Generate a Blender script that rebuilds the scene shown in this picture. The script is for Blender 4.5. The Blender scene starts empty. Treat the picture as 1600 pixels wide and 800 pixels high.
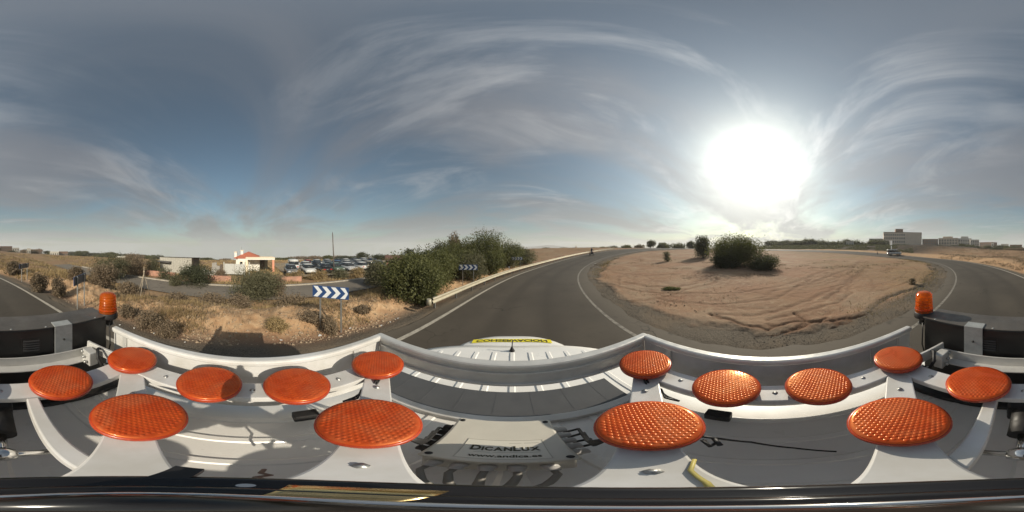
import bpy, bmesh, math, random
import numpy as np
from mathutils import Vector, Matrix, Euler

R = math.radians
rng = np.random.default_rng(7)
random.seed(7)
scene = bpy.context.scene
COL = scene.collection

# ------------------------------------------------------------------ camera
LATMAX = 84.6                      # degrees shown above the horizon; the nadir is the lower edge
H = 2.7                            # lens height above the road
cam = bpy.data.cameras.new('panorama_camera')
cam.type = 'PANO'
for holder in (cam, getattr(cam, 'cycles', None)):
    if holder is None:
        continue
    try:
        holder.panorama_type = 'EQUIRECTANGULAR'
        holder.longitude_min = -math.pi; holder.longitude_max = math.pi
        holder.latitude_min = -math.pi / 2; holder.latitude_max = R(LATMAX)
    except Exception:
        pass
cam.clip_start = 0.005
cam.clip_end = 20000
camo = bpy.data.objects.new('panorama_camera', cam)
COL.objects.link(camo)
camo.location = (0, 0, H)
camo.rotation_euler = (R(90), 0, 0)
scene.camera = camo
scene.render.engine = 'CYCLES'
scene.cycles.max_bounces = 12
scene.cycles.diffuse_bounces = 6
scene.cycles.volume_bounces = 2
scene.cycles.transmission_bounces = 8

# ------------------------------------------------------------------ sky and sun
SUN_AZ, SUN_EL = 85.0, 27.5
SUN = Vector((math.sin(R(SUN_AZ)) * math.cos(R(SUN_EL)), math.cos(R(SUN_AZ)) * math.cos(R(SUN_EL)), math.sin(R(SUN_EL))))
SKY_STRENGTH = 0.085
scene.view_settings.view_transform = 'Standard'
scene.view_settings.look = 'None'
scene.view_settings.gamma = 1.0
scene.view_settings.use_curve_mapping = False
scene.view_settings.exposure = 0.12


class NT:
    """small helper around a node tree"""
    def __init__(self, tree):
        self.t = tree; self.n = tree.nodes; self.l = tree.links

    def add(self, kind, **kw):
        nd = self.n.new(kind)
        for k, v in kw.items():
            if k.startswith('i_'):
                nd.inputs[k[2:].replace('_', ' ')].default_value = v
            else:
                setattr(nd, k, v)
        return nd

    def link(self, a, b):
        self.l.new(a, b)

    def val(self, sock, v):
        if isinstance(v, bpy.types.NodeSocket):
            self.l.new(v, sock)
        else:
            sock.default_value = v

    def math(self, op, a, b=0.0, clamp=False):
        nd = self.n.new('ShaderNodeMath'); nd.operation = op; nd.use_clamp = clamp
        self.val(nd.inputs[0], a); self.val(nd.inputs[1], b)
        return nd.outputs[0]

    def mix(self, fac, a, b, blend='MIX'):
        nd = self.n.new('ShaderNodeMix'); nd.data_type = 'RGBA'; nd.blend_type = blend
        nd.clamp_factor = True
        self.val(nd.inputs[0], fac)
        for s, v in ((nd.inputs[6], a), (nd.inputs[7], b)):
            if isinstance(v, bpy.types.NodeSocket):
                self.l.new(v, s)
            else:
                s.default_value = (*v, 1.0) if len(v) == 3 else v
        return nd.outputs[2]

    def noise(self, vec, scale, detail=4.0, rough=0.55, dist=0.0):
        nd = self.n.new('ShaderNodeTexNoise')
        nd.inputs['Scale'].default_value = scale; nd.inputs['Detail'].default_value = detail
        nd.inputs['Roughness'].default_value = rough; nd.inputs['Distortion'].default_value = dist
        if vec is not None:
            self.l.new(vec, nd.inputs['Vector'])
        return nd.outputs[0]

    def ramp(self, fac, lo, hi, a=0.0, b=1.0, smooth=True):
        nd = self.n.new('ShaderNodeMapRange')
        nd.interpolation_type = 'SMOOTHSTEP' if smooth else 'LINEAR'
        self.val(nd.inputs[0], fac)
        nd.inputs[1].default_value = lo; nd.inputs[2].default_value = hi
        nd.inputs[3].default_value = a; nd.inputs[4].default_value = b
        return nd.outputs[0]


world = bpy.data.worlds.new('World')
scene.world = world
world.use_nodes = True
W = NT(world.node_tree)
W.n.clear()
tc = W.add('ShaderNodeTexCoord').outputs['Generated']
sky = W.add('ShaderNodeTexSky', sky_type='NISHITA')
sky.sun_disc = False
sky.sun_elevation = R(SUN_EL); sky.sun_rotation = R(SUN_AZ)
sky.altitude = 20; sky.air_density = 1.0; sky.dust_density = 1.2; sky.ozone_density = 1.0
sx = W.add('ShaderNodeSeparateXYZ'); W.link(tc, sx.inputs[0])
zz = W.math('MAXIMUM', sx.outputs[2], 0.0)
# the clouds lie in a plane overhead: project the direction on it
sv = W.add('ShaderNodeCombineXYZ'); W.link(sx.outputs[0], sv.inputs[0]); W.link(sx.outputs[1], sv.inputs[1])
W.link(W.math('MAXIMUM', sx.outputs[2], 0.025), sv.inputs[2]); W.link(sv.outputs[0], sky.inputs[0])
den = W.math('ADD', zz, 0.11)
cv = W.add('ShaderNodeCombineXYZ')
W.link(W.math('DIVIDE', sx.outputs[0], den), cv.inputs[0])
W.link(W.math('DIVIDE', sx.outputs[1], den), cv.inputs[1])
def layer(rot, sc, loc, scale, det, rough, dist):
    m_ = W.add('ShaderNodeMapping'); W.link(cv.outputs[0], m_.inputs[0])
    m_.inputs['Rotation'].default_value = (0, 0, R(rot)); m_.inputs['Scale'].default_value = (*sc, 1.0)
    m_.inputs['Location'].default_value = (*loc, 0)
    return W.noise(m_.outputs[0], scale, det, rough, dist)
c1 = layer(-32, (0.45, 1.0), (1.3, 0.4), 0.62, 8, 0.55, 0.6)      # broad sheets
c2 = layer(24, (0.5, 1.25), (4.2, 1.7), 1.25, 12, 0.62, 1.2)      # fibres
c3 = layer(-58, (0.9, 1.2), (7.7, 2.9), 0.42, 5, 0.5, 0.3)        # where fibres gather
veil = W.ramp(c1, 0.38, 0.60)
wisp = W.math('MULTIPLY', W.ramp(c2, 0.44, 0.72), W.ramp(c3, 0.38, 0.60))
dt = W.add('ShaderNodeVectorMath', operation='DOT_PRODUCT')
W.link(tc, dt.inputs[0]); dt.inputs[1].default_value = SUN
ang_ = W.math('ARCCOSINE', W.math('MINIMUM', W.math('MAXIMUM', dt.outputs['Value'], -1.0), 1.0))
def bell(width, power):
    return W.math('EXPONENT', W.math('MULTIPLY', W.math('POWER', W.math('DIVIDE', ang_, R(width)), power), -1.0))
wide = bell(40.0, 1.35); core_ = bell(8.0, 1.2)
low = W.math('POWER', W.math('SUBTRACT', 1.0, zz), 6.5)
skyc = W.mix(1.0, sky.outputs[0], tuple(SKY_STRENGTH * k for k in (0.80, 0.96, 0.88)), 'MULTIPLY')
# thin high cloud, pale towards the horizon
veilc = W.mix(low, (0.158, 0.171, 0.196), (0.44, 0.485, 0.455))
base = W.mix(W.math('ADD', W.math('MULTIPLY', veil, 0.68), W.math('ADD', 0.12, W.math('MULTIPLY', low, 0.50)), True), skyc, veilc)
base2 = W.mix(W.math('MULTIPLY', wisp, 0.38), base, (0.40, 0.41, 0.42))
# sunlight scattered forward by that cloud: strongest where the cloud is thick and close to the sun
thick = W.math('ADD', 0.62, W.math('ADD', W.math('MULTIPLY', veil, 0.30), W.math('MULTIPLY', wisp, 0.75)))
gl = W.math('ADD', W.math('MULTIPLY', W.math('MULTIPLY', wide, 0.52), thick), W.math('MULTIPLY', core_, 1.5))
gs = W.add('ShaderNodeVectorMath', operation='SCALE'); W.link(W.mix(low, (1.0, 0.975, 0.92), (1.0, 0.955, 0.80)), gs.inputs[0]); W.link(gl, gs.inputs['Scale'])
fin = W.mix(1.0, base2, gs.outputs[0], 'ADD')
bg = W.add('ShaderNodeBackground'); W.link(fin, bg.inputs[0]); bg.inputs[1].default_value = 1.0
wo = W.add('ShaderNodeOutputWorld'); W.link(bg.outputs[0], wo.inputs[0])

sl = bpy.data.lights.new('sun', 'SUN')
sl.energy = 4.6; sl.angle = R(0.6); sl.color = (1.0, 0.90, 0.74)
so = bpy.data.objects.new('sun', sl); COL.objects.link(so)
so.rotation_euler = SUN.to_track_quat('Z', 'Y').to_euler()
so.location = SUN * 50

# ------------------------------------------------------------------ helpers
def lat(py): return LATMAX - py * (90 + LATMAX) / 800.0
def azi(px): return R((px - 800) * 0.225)
def G(px, py, z=0.0):
    """point at height z seen in the direction of a photograph pixel"""
    d = -R(lat(py)); r = (H - z) / math.tan(d); a = azi(px)
    return Vector((r * math.sin(a), r * math.cos(a), z))
def P(px, r, z=0.0):
    a = azi(px)
    return Vector((r * math.sin(a), r * math.cos(a), z))
def zat(py, r): return H + r * math.tan(R(lat(py)))

MATS = {}
def pbr(name, col, rough=0.6, metal=0.0, var=0.0, vscale=5.0, bump=0.0, bscale=30.0, coord='Object', spec=0.5, col2=None, transl=0.0, coat=0.0):
    if name in MATS:
        return MATS[name]
    m = bpy.data.materials.new(name); m.use_nodes = True
    t = NT(m.node_tree); b = m.node_tree.nodes['Principled BSDF']
    b.inputs['Base Color'].default_value = (*col, 1); b.inputs['Roughness'].default_value = rough
    b.inputs['Metallic'].default_value = metal; b.inputs['Specular IOR Level'].default_value = spec
    if coat:
        b.inputs['Coat Weight'].default_value = coat; b.inputs['Coat Roughness'].default_value = 0.08
    c = t.add('ShaderNodeTexCoord').outputs[coord]
    if var or col2:
        n = t.ramp(t.noise(c, vscale, 5, 0.6), 0.3, 0.7)
        c2 = col2 if col2 else tuple(max(0, k * (1 - var)) for k in col)
        t.link(t.mix(n, col, c2), b.inputs['Base Color'])
        rr = t.ramp(t.noise(c, vscale * 2.3, 4, 0.6), 0.3, 0.7, rough * 0.8, min(1, rough * 1.25))
        t.link(rr, b.inputs['Roughness'])
    if bump:
        bp = t.add('ShaderNodeBump'); bp.inputs['Strength'].default_value = bump; bp.inputs['Distance'].default_value = 0.02
        t.link(t.noise(c, bscale, 6, 0.6), bp.inputs['Height']); t.link(bp.outputs[0], b.inputs['Normal'])
    MATS[name] = m
    return m

def leafmat(name, a, b_, transl=0.35):
    if name in MATS: return MATS[name]
    m = bpy.data.materials.new(name); m.use_nodes = True
    t = NT(m.node_tree); t.n.clear()
    at = t.add('ShaderNodeAttribute', attribute_name='tint')
    oi = t.add('ShaderNodeObjectInfo')
    f = t.math('ADD', t.math('MULTIPLY', at.outputs['Fac'], 0.8), t.math('MULTIPLY', oi.outputs['Random'], 0.2))
    c = t.mix(f, a, b_)
    d = t.add('ShaderNodeBsdfPrincipled'); t.link(c, d.inputs['Base Color']); d.inputs['Roughness'].default_value = 0.6
    d.inputs['Specular IOR Level'].default_value = 0.25
    tr = t.add('ShaderNodeBsdfTranslucent'); t.link(t.mix(0.35, c, (0.16, 0.17, 0.03)), tr.inputs[0])
    mx = t.add('ShaderNodeMixShader'); mx.inputs[0].default_value = transl
    t.link(d.outputs[0], mx.inputs[1]); t.link(tr.outputs[0], mx.inputs[2])
    o = t.add('ShaderNodeOutputMaterial'); t.link(mx.outputs[0], o.inputs[0])
    MATS[name] = m
    return m

def empty(name, loc, rz=0.0):
    o = bpy.data.objects.new(name, None); COL.objects.link(o)
    o.location = loc; o.rotation_euler = (0, 0, rz); o.empty_display_size = 0.2
    return o
def tag(o, label, cat, group=None):
    o['label'] = label; o['category'] = cat
    if group: o['group'] = group
    return o
def thing(name, loc, label, cat, group=None, rz=0.0):
    return tag(empty(name, loc, rz), label, cat, group)
def children(o): return [c for c in bpy.data.objects if c.parent == o]
def copy_tree(o, parent=None):
    c = o.copy(); COL.objects.link(c); c.parent = parent
    for ch in list(o.children): copy_tree(ch, c)
    return c

def mesh_np(name, v, f, attr=None, smooth=False):
    """v (n,3), f (m,k) uniform polygons"""
    me = bpy.data.meshes.new(name)
    v = np.asarray(v, dtype=np.float32); f = np.asarray(f, dtype=np.int32)
    k = f.shape[1]
    me.vertices.add(len(v)); me.vertices.foreach_set('co', v.ravel())
    me.loops.add(f.size); me.loops.foreach_set('vertex_index', f.ravel())
    me.polygons.add(len(f)); me.polygons.foreach_set('loop_start', np.arange(0, f.size, k, dtype=np.int32))
    if smooth: me.polygons.foreach_set('use_smooth', np.ones(len(f), dtype=bool))
    if attr:
        for an, (kind, data) in attr.items():
            a = me.attributes.new(an, kind, 'POINT')
            a.data.foreach_set('color' if kind == 'FLOAT_COLOR' else 'value', np.asarray(data, dtype=np.float32).ravel())
    me.update(calc_edges=True)
    return me
def link(name, me, mat, parent=None, loc=(0, 0, 0)):
    o = bpy.data.objects.new(name, me); COL.objects.link(o)
    if mat is not None and not me.materials: me.materials.append(mat)
    o.parent = parent; o.location = loc
    return o
def struct(o, kind='structure'):
    o['kind'] = kind
    return o

class MB:
    """collects polygons; build() makes ONE mesh object"""
    def __init__(s): s.v = []; s.f = []; s.sm = []
    def poly(s, vs, fs, smooth=False):
        b = len(s.v); s.v += [tuple(p) for p in vs]
        for f in fs: s.f.append(tuple(i + b for i in f)); s.sm.append(smooth)
        return s
    def box(s, lo, hi, M=None):
        (a, b, c), (d, e, g) = lo, hi
        vs = [Vector(p) for p in ((a, b, c), (d, b, c), (d, e, c), (a, e, c), (a, b, g), (d, b, g), (d, e, g), (a, e, g))]
        if M: vs = [M @ p for p in vs]
        return s.poly(vs, [(0, 3, 2, 1), (4, 5, 6, 7), (0, 1, 5, 4), (1, 2, 6, 5), (2, 3, 7, 6), (3, 0, 4, 7)])
    def bar(s, p, q, w, h, up=(0, 0, 1)):
        """rectangular bar from p to q, w wide, h along up (top at p.z)"""
        p, q = Vector(p), Vector(q); d = (q - p).normalized(); up = Vector(up)
        sd_ = d.cross(up).normalized(); u = sd_.cross(d).normalized()
        vs = []
        for c in (p, q):
            for a, b in ((-1, -1), (1, -1), (1, 0), (-1, 0)):
                vs.append(c + sd_ * (a * w / 2) + u * (b * h))
        return s.poly(vs, [(0, 1, 2, 3), (7, 6, 5, 4), (0, 4, 5, 1), (1, 5, 6, 2), (2, 6, 7, 3), (3, 7, 4, 0)])
    def tube(s, pts, r, n=8, r2=None, caps=True):
        pts = [Vector(p) for p in pts]; m = len(pts); vs = []; fs = []
        ref = Vector((0.13, 0.31, 0.94))
        for i, p in enumerate(pts):
            d = (pts[min(i + 1, m - 1)] - pts[max(i - 1, 0)]).normalized()
            a = d.cross(ref)
            if a.length < 1e-3: a = d.cross(Vector((1, 0, 0)))
            a.normalize(); b = d.cross(a)
            rr = r if r2 is None else r + (r2 - r) * i / max(1, m - 1)
            for k in range(n):
                t = 2 * math.pi * k / n
                vs.append(p + a * (rr * math.cos(t)) + b * (rr * math.sin(t)))
        for i in range(m - 1):
            for k in range(n):
                k2 = (k + 1) % n
                fs.append((i * n + k, i * n + k2, (i + 1) * n + k2, (i + 1) * n + k))
        s.poly(vs, fs, True)
        if caps:
            b = len(s.v) - len(vs)
            s.f.append(tuple(b + k for k in range(n))[::-1]); s.sm.append(False)
            s.f.append(tuple(b + (m - 1) * n + k for k in range(n))); s.sm.append(False)
        return s
    def lathe(s, prof, c=(0, 0, 0), n=32, smooth=True, axis='z'):
        """prof: (radius, z) from bottom to top"""
        vs = []; fs = []; m = len(prof); c = Vector(c)
        for r, z in prof:
            for k in range(n):
                t = 2 * math.pi * k / n
                p = (r * math.cos(t), r * math.sin(t), z)
                if axis == 'x': p = (p[2], p[0], p[1])
                if axis == 'y': p = (p[0], p[2], p[1])
                vs.append(c + Vector(p))
        for i in range(m - 1):
            for k in range(n):
                k2 = (k + 1) % n
                fs.append((i * n + k, i * n + k2, (i + 1) * n + k2, (i + 1) * n + k))
        s.poly(vs, fs, smooth)
        b = len(s.v) - len(vs)
        s.f.append(tuple(b + k for k in range(n))[::-1]); s.sm.append(False)
        s.f.append(tuple(b + (m - 1) * n + k for k in range(n))); s.sm.append(False)
        return s
    def mesh(s, name):
        me = bpy.data.meshes.new(name); me.from_pydata(s.v, [], s.f)
        me.polygons.foreach_set('use_smooth', s.sm); me.update()
        return me
    def build(s, name, mat, parent=None, loc=(0, 0, 0), bevel=0.0, seg=2, fix=True):
        me = s.mesh(name)
        if fix:
            bm = bmesh.new(); bm.from_mesh(me); bmesh.ops.recalc_face_normals(bm, faces=bm.faces); bm.to_mesh(me); bm.free()
        o = link(name, me, mat, parent, loc)
        if bevel:
            md = o.modifiers.new('bevel', 'BEVEL'); md.width = bevel; md.segments = seg; md.limit_method = 'ANGLE'; md.angle_limit = R(40)
        return o

def text_mesh(body, size, extrude=0.0008):
    cu = bpy.data.curves.new('lettering', 'FONT'); cu.body = body; cu.size = size; cu.extrude = extrude
    cu.align_x = 'CENTER'; cu.align_y = 'CENTER'; cu.resolution_u = 3
    o = bpy.data.objects.new('lettering_curve', cu); COL.objects.link(o)
    dg = bpy.context.evaluated_depsgraph_get()
    me = bpy.data.meshes.new_from_object(o.evaluated_get(dg))
    bpy.data.objects.remove(o); bpy.data.curves.remove(cu)
    me.name = 'lettering'; me.materials.clear()
    return me
def bold_text(body, size, wx=1.0, hy=1.0, bold=0.0):
    cu = bpy.data.curves.new('lettering', 'FONT'); cu.body = body; cu.size = size; cu.extrude = 0.0006; cu.offset = bold
    cu.align_x = 'CENTER'; cu.align_y = 'CENTER'; cu.resolution_u = 3
    o = bpy.data.objects.new('lettering_curve', cu); COL.objects.link(o)
    dg = bpy.context.evaluated_depsgraph_get()
    me = bpy.data.meshes.new_from_object(o.evaluated_get(dg))
    bpy.data.objects.remove(o); bpy.data.curves.remove(cu)
    me.name = 'lettering'; me.materials.clear()
    me.transform(Matrix.Diagonal((wx, hy, 1, 1)))
    return me

ORD = ['first', 'second', 'third', 'fourth', 'fifth', 'sixth', 'seventh', 'eighth', 'ninth', 'tenth', 'eleventh', 'twelfth',
       'thirteenth', 'fourteenth', 'fifteenth', 'sixteenth', 'seventeenth', 'eighteenth', 'nineteenth', 'twentieth',
       'twenty-first', 'twenty-second', 'twenty-third', 'twenty-fourth', 'twenty-fifth', 'twenty-sixth', 'twenty-seventh', 'twenty-eighth']

# ------------------------------------------------------------------ terrain
CX, CY = 37.0, 0.2                 # centre of the roundabout
def sst(a, b, x):
    t = np.clip((x - a) / (b - a), 0, 1)
    return t * t * (3 - 2 * t)
_perm = np.random.default_rng(3).random((256, 256)).astype(np.float32)
def vnoise(x, y):
    xi = np.floor(x).astype(np.int64); yi = np.floor(y).astype(np.int64)
    fx = x - xi; fy = y - yi
    fx = fx * fx * (3 - 2 * fx); fy = fy * fy * (3 - 2 * fy)
    a = _perm[xi & 255, yi & 255]; b = _perm[(xi + 1) & 255, yi & 255]
    c = _perm[xi & 255, (yi + 1) & 255]; d = _perm[(xi + 1) & 255, (yi + 1) & 255]
    return (a + (b - a) * fx) * (1 - fy) + (c + (d - c) * fx) * fy
def fbm(x, y, s, o=4, g=0.5):
    t = 0.0; a = 1.0; n = 0.0
    for k in range(o):
        t = t + a * (vnoise(x * s + 17.3 * k, y * s - 9.1 * k) - 0.5); n += a; a *= g; s *= 2.03
    return t / n * 2
def zbase(x, y):
    x = np.asarray(x, dtype=np.float64); y = np.asarray(y, dtype=np.float64)
    s = 0.5 * x + 0.87 * y
    q = 0.0028 * np.clip(s - 17, 0, None) ** 2
    z = 4.3 * (1 - np.exp(-q / 4.3)) * sst(-12, 0, x)
    r = np.hypot(x, y)
    z = z - 1.15 * sst(-6.2, -11.8, x) * sst(-75, -30, y) - 0.022 * np.clip(-x - 18, 0, 25) * sst(-75, -30, y)
    rc = np.hypot(x - CX, y - CY)
    px = np.degrees(np.arctan2(x, y)) / 0.225 + 800
    dip = np.interp(px, [0, 50, 100, 200, 300, 430, 560, 640, 720, 830, 900, 1480, 1600], [-0.9, -1.7, -2.3, -3.3, -4.1, -4.0, -3.7, -2.6, -1.3, -0.3, 0.0, -0.2, -0.9])
    far = sst(45, 85, r) * (dip < 0)
    z = z * (1 - far) + (H - 0.35 + r * np.tan(np.radians(dip))) * far
    z = z + 2.2 * sst(47, 66, rc) * sst(22, -6, y) * sst(22, 48, x)
    z = z + 0.5 * sst(42, 46, rc) * sst(-14, -24, y) * sst(-8, 8, x) * (1 - sst(20, 40, x))
    return z
def road_mask(x, y):
    """1 on the carriageways, where the loose ground stays below the sheet"""
    rc = np.hypot(x - CX, y - CY)
    ring = sst(32.75, 33.25, rc) * (1 - sst(40.3, 40.75, rc))
    side = (np.abs(x + 14.25) < 2.75).astype(float)
    return np.maximum(ring, side)
def zground(x, y):
    rc = np.hypot(x - CX, y - CY); r = np.hypot(x, y)
    b = zbase(x, y)
    m = road_mask(x, y)
    out = sst(40.7, 43, rc)
    bank = sst(41.6, 42.8, rc) * (1 - sst(44.0, 46.5, rc)) * sst(4, -2, x)
    n = 0.05 * fbm(x, y, 2.4, 4) + 0.16 * fbm(x, y, 0.35, 3) * out + bank * (0.24 + 0.26 * fbm(x, y, 0.5, 4) + 0.16 * fbm(x, y, 2.2, 4, 0.6))
    n = n + 0.3 * fbm(x, y, 0.05, 3) * sst(40, 90, r)
    edge = -0.05 - 0.12 * sst(40.75, 41.6, rc) * sst(3, -1, x)
    return b + (edge + n * (0.25 + 0.75 * out)) * (1 - m) - 0.09 * m

NA, ratio = 1200, 1.027
rings = [2.0]
while rings[-1] < 1500: rings.append(rings[-1] * ratio)
rr = np.array(rings); nr = len(rr)
th = np.linspace(0, 2 * np.pi, NA, endpoint=False)
X = rr[:, None] * np.sin(th)[None]; Y = rr[:, None] * np.cos(th)[None]
Z = zground(X, Y)
rc = np.hypot(X - CX, Y - CY); rad = np.hypot(X, Y)
nz = fbm(X, Y, 0.6, 4)
grass = np.clip(sst(42.6, 45.5, rc + nz * 1.5) * (0.55 + 0.9 * fbm(X, Y, 0.22, 4)), 0, 1) * (rc > 41)
grass = np.maximum(grass, sst(-9, -12, X) * np.clip(0.6 + nz, 0, 1) * (rc > 41))
gravel = np.clip((1 - sst(40.9, 42.0, rc + nz * 0.5)) * (rc > 36) + (rc < 36) * sst(31.0, 31.9, rc + nz * 0.5), 0, 1)
dark = sst(46, 50, rc) * sst(22, 0, Y) * sst(24, 44, X)  # shade of the backlit far bank, put into the soil colour
rear = sst(-12, -20, Y) * sst(-10, 5, X) * (rc > 41)
grass = grass * (1 - 0.55 * rear)
zone = np.stack([gravel, grass, dark, np.zeros_like(X)], -1)
V = np.stack([X, Y, Z], -1).reshape(-1, 3)
i = np.arange(nr - 1)[:, None] * NA; j = np.arange(NA)[None]; j2 = (j + 1) % NA
F = np.stack([i + j, i + NA + j, i + NA + j2, i + j2], -1).reshape(-1, 4)

def ground_material():
    m = bpy.data.materials.new('dry_soil'); m.use_nodes = True
    t = NT(m.node_tree); b = t.n['Principled BSDF']
    c = t.add('ShaderNodeTexCoord').outputs['Object']
    at = t.add('ShaderNodeAttribute', attribute_name='zone')
    sp = t.add('ShaderNodeSeparateColor'); t.link(at.outputs['Color'], sp.inputs[0])
    n1 = t.noise(c, 0.45, 6, 0.6, 0.3); n2 = t.noise(c, 2.6, 6, 0.65); n3 = t.noise(c, 22.0, 4, 0.7)
    soil = t.mix(t.ramp(n1, 0.35, 0.65), (0.310, 0.195, 0.120), (0.245, 0.147, 0.093))
    soil = t.mix(t.ramp(n2, 0.45, 0.72), soil, (0.345, 0.245, 0.158))
    soil = t.mix(t.math('MULTIPLY', t.ramp(n3, 0.5, 0.75), 0.55), soil, (0.17, 0.11, 0.075))
    n4 = t.noise(c, 0.16, 5, 0.6, 0.8)
    soil = t.mix(t.math('MULTIPLY', t.ramp(n4, 0.50, 0.66), 0.65), soil, (0.27, 0.145, 0.085))
    soil = t.mix(t.math('MULTIPLY', t.ramp(n4, 0.48, 0.34), 0.6), soil, (0.33, 0.25, 0.17))
    gr = t.mix(t.ramp(n2, 0.35, 0.65), (0.27, 0.185, 0.095), (0.175, 0.125, 0.075))
    gr = t.mix(t.ramp(n1, 0.5, 0.7), gr, (0.34, 0.235, 0.11))
    gv = t.mix(t.ramp(n3, 0.35, 0.65), (0.085, 0.072, 0.056), (0.16, 0.133, 0.102))
    gv = t.mix(t.ramp(n1, 0.45, 0.65), gv, (0.155, 0.12, 0.085))
    dk = t.mix(t.ramp(n1, 0.4, 0.6), (0.045, 0.036, 0.028), (0.075, 0.058, 0.042))  # dark tone painted in for the shaded slope of the far bank
    col = t.mix(sp.outputs[1], soil, gr)
    col = t.mix(sp.outputs[2], col, dk)
    col = t.mix(sp.outputs[0], col, gv)
    col = t.mix(t.math('MULTIPLY', at.outputs['Alpha'], 0.85), col, (0.155, 0.085, 0.05))
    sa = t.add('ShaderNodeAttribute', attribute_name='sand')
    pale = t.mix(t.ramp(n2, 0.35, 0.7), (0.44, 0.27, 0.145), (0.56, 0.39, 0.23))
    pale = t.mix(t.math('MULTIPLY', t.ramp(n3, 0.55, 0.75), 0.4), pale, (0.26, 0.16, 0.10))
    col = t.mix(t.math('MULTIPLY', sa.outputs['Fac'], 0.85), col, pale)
    t.link(col, b.inputs['Base Color']); b.inputs['Roughness'].default_value = 0.95
    b.inputs['Specular IOR Level'].default_value = 0.15
    bp = t.add('ShaderNodeBump'); bp.inputs['Strength'].default_value = 0.8; bp.inputs['Distance'].default_value = 0.06
    hh = t.math('ADD', t.math('MULTIPLY', n2, 0.7), t.math('MULTIPLY', t.noise(c, 11.0, 8, 0.75), 0.75))
    t.link(hh, bp.inputs['Height']); t.link(bp.outputs[0], b.inputs['Normal'])
    return m
SOIL = ground_material()
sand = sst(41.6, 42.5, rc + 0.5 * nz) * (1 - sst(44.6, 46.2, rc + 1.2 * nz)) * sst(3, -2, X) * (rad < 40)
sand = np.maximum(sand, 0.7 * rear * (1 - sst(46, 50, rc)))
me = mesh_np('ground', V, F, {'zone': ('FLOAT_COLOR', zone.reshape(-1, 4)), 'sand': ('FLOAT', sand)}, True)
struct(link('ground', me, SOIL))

# ---- the island in the middle of the roundabout, with tyre tracks and washed-out edges
def polyline(pts):
    return [G(a, b, 0.08) for a, b in pts]
TR = [polyline(p) for p in (
    [(1035, 465), (1100, 472), (1170, 471), (1210, 466), (1240, 452), (1265, 437)],
    [(950, 443), (1000, 453), (1085, 457), (1150, 456), (1200, 450), (1245, 439), (1290, 424), (1330, 415)],
    [(1115, 490), (1180, 490), (1230, 482), (1260, 470), (1300, 452), (1335, 432), (1350, 420)],
    [(1290, 465), (1320, 447), (1345, 428)],
    [(985, 470), (1030, 464), (1070, 452), (1120, 440), (1122, 434), (1085, 440)],
    [(960, 425), (1010, 430), (1060, 428)], [(975, 440), (1010, 446), (1060, 447), (1085, 442)],
    [(1210, 455), (1260, 444), (1300, 430), (1330, 420), (1345, 408)],
    [(1200, 500), (1260, 487), (1310, 470), (1330, 455)],
)]
SC = [polyline(p) for p in (
    [(1110, 488), (1140, 497), (1160, 505), (1200, 510), (1240, 503), (1262, 501), (1300, 500), (1340, 492), (1385, 481)],
    [(1165, 527), (1200, 522), (1240, 514), (1262, 505), (1290, 497)],
    [(1270, 520), (1290, 517), (1320, 505), (1300, 500)], [(1240, 488), (1262, 500)], [(1295, 512), (1330, 498), (1372, 483)],
)]
def dist_to(px, py, line):
    d = np.full(px.shape, 1e9)
    for a, b in zip(line[:-1], line[1:]):
        dx, dy = b.x - a.x, b.y - a.y; L2 = dx * dx + dy * dy + 1e-9
        t = np.clip(((px - a.x) * dx + (py - a.y) * dy) / L2, 0, 1)
        d = np.minimum(d, np.hypot(px - a.x - t * dx, py - a.y - t * dy))
    return d
th = np.radians(np.linspace(3, 177, 900)); rr = np.geomspace(4.0, 72, 310)
X = rr[:, None] * np.sin(th)[None]; Y = rr[:, None] * np.cos(th)[None]
rc = np.hypot(X - CX, Y - CY)
wob = 0.6 * fbm(X, Y, 0.8, 5, 0.6) + 0.9 * fbm(X, Y, 0.15, 2)
core = sst(32.1, 31.3, rc + wob)
Z = zbase(X, Y) - 0.10 + core * (0.12 + 0.07 * fbm(X, Y, 0.3, 3) + 0.03 * fbm(X, Y, 1.8, 5, 0.6)) + 0.25 * sst(30, 12, rc)
trk = np.zeros_like(X)
wx = X + 0.25 * fbm(X, Y, 0.9, 3); wy = Y + 0.25 * fbm(Y, X, 0.9, 3)
for L in TR:
    d = dist_to(wx, wy, L)
    w = 0.07 + 0.009 * np.hypot(X, Y)
    Z -= 0.022 * np.exp(-(d / w) ** 2) * core; Z += 0.010 * np.exp(-((d - 2.2 * w) / w) ** 2) * core
    trk = np.maximum(trk, 0.8 * np.exp(-(d / (1.1 * w)) ** 2) * (0.5 + 0.5 * vnoise(X * 1.7, Y * 1.7)))
for ax, ay, ar, t0, t1 in ((17, -1, 5.0, -170, -20), (17, -1, 6.5, -170, -10), (16, 1, 9.0, 150, 275), (16, 1, 10.5, 150, 280), (22, -6, 12.5, 120, 260), (22, -6, 14.0, 120, 260), (14, 6, 6.2, 90, 250), (14, 6, 7.6, 90, 250), (27, 4, 17, 140, 250), (27, 4, 18.6, 140, 250), (20, -12, 7, 60, 200), (20, -12, 8.5, 60, 200)):
    aa = np.degrees(np.arctan2(wy - ay, wx - ax)); inside = sst(0, 18, (aa - t0) % 360) * sst(0, 18, (t1 - aa) % 360) * (((aa - t0) % 360) < ((t1 - t0) % 360))
    d = np.abs(np.hypot(wx - ax, wy - ay) - ar); w = 0.06 + 0.006 * np.hypot(X, Y)
    fade = inside * np.clip(0.5 + 1.2 * fbm(X, Y, 0.25, 2), 0, 1)
    Z -= 0.011 * np.exp(-(d / w) ** 2) * core * fade; Z += 0.005 * np.exp(-((d - 2.2 * w) / w) ** 2) * core * fade
    trk = np.maximum(trk, 0.6 * np.exp(-(d / w) ** 2) * fade)
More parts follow.
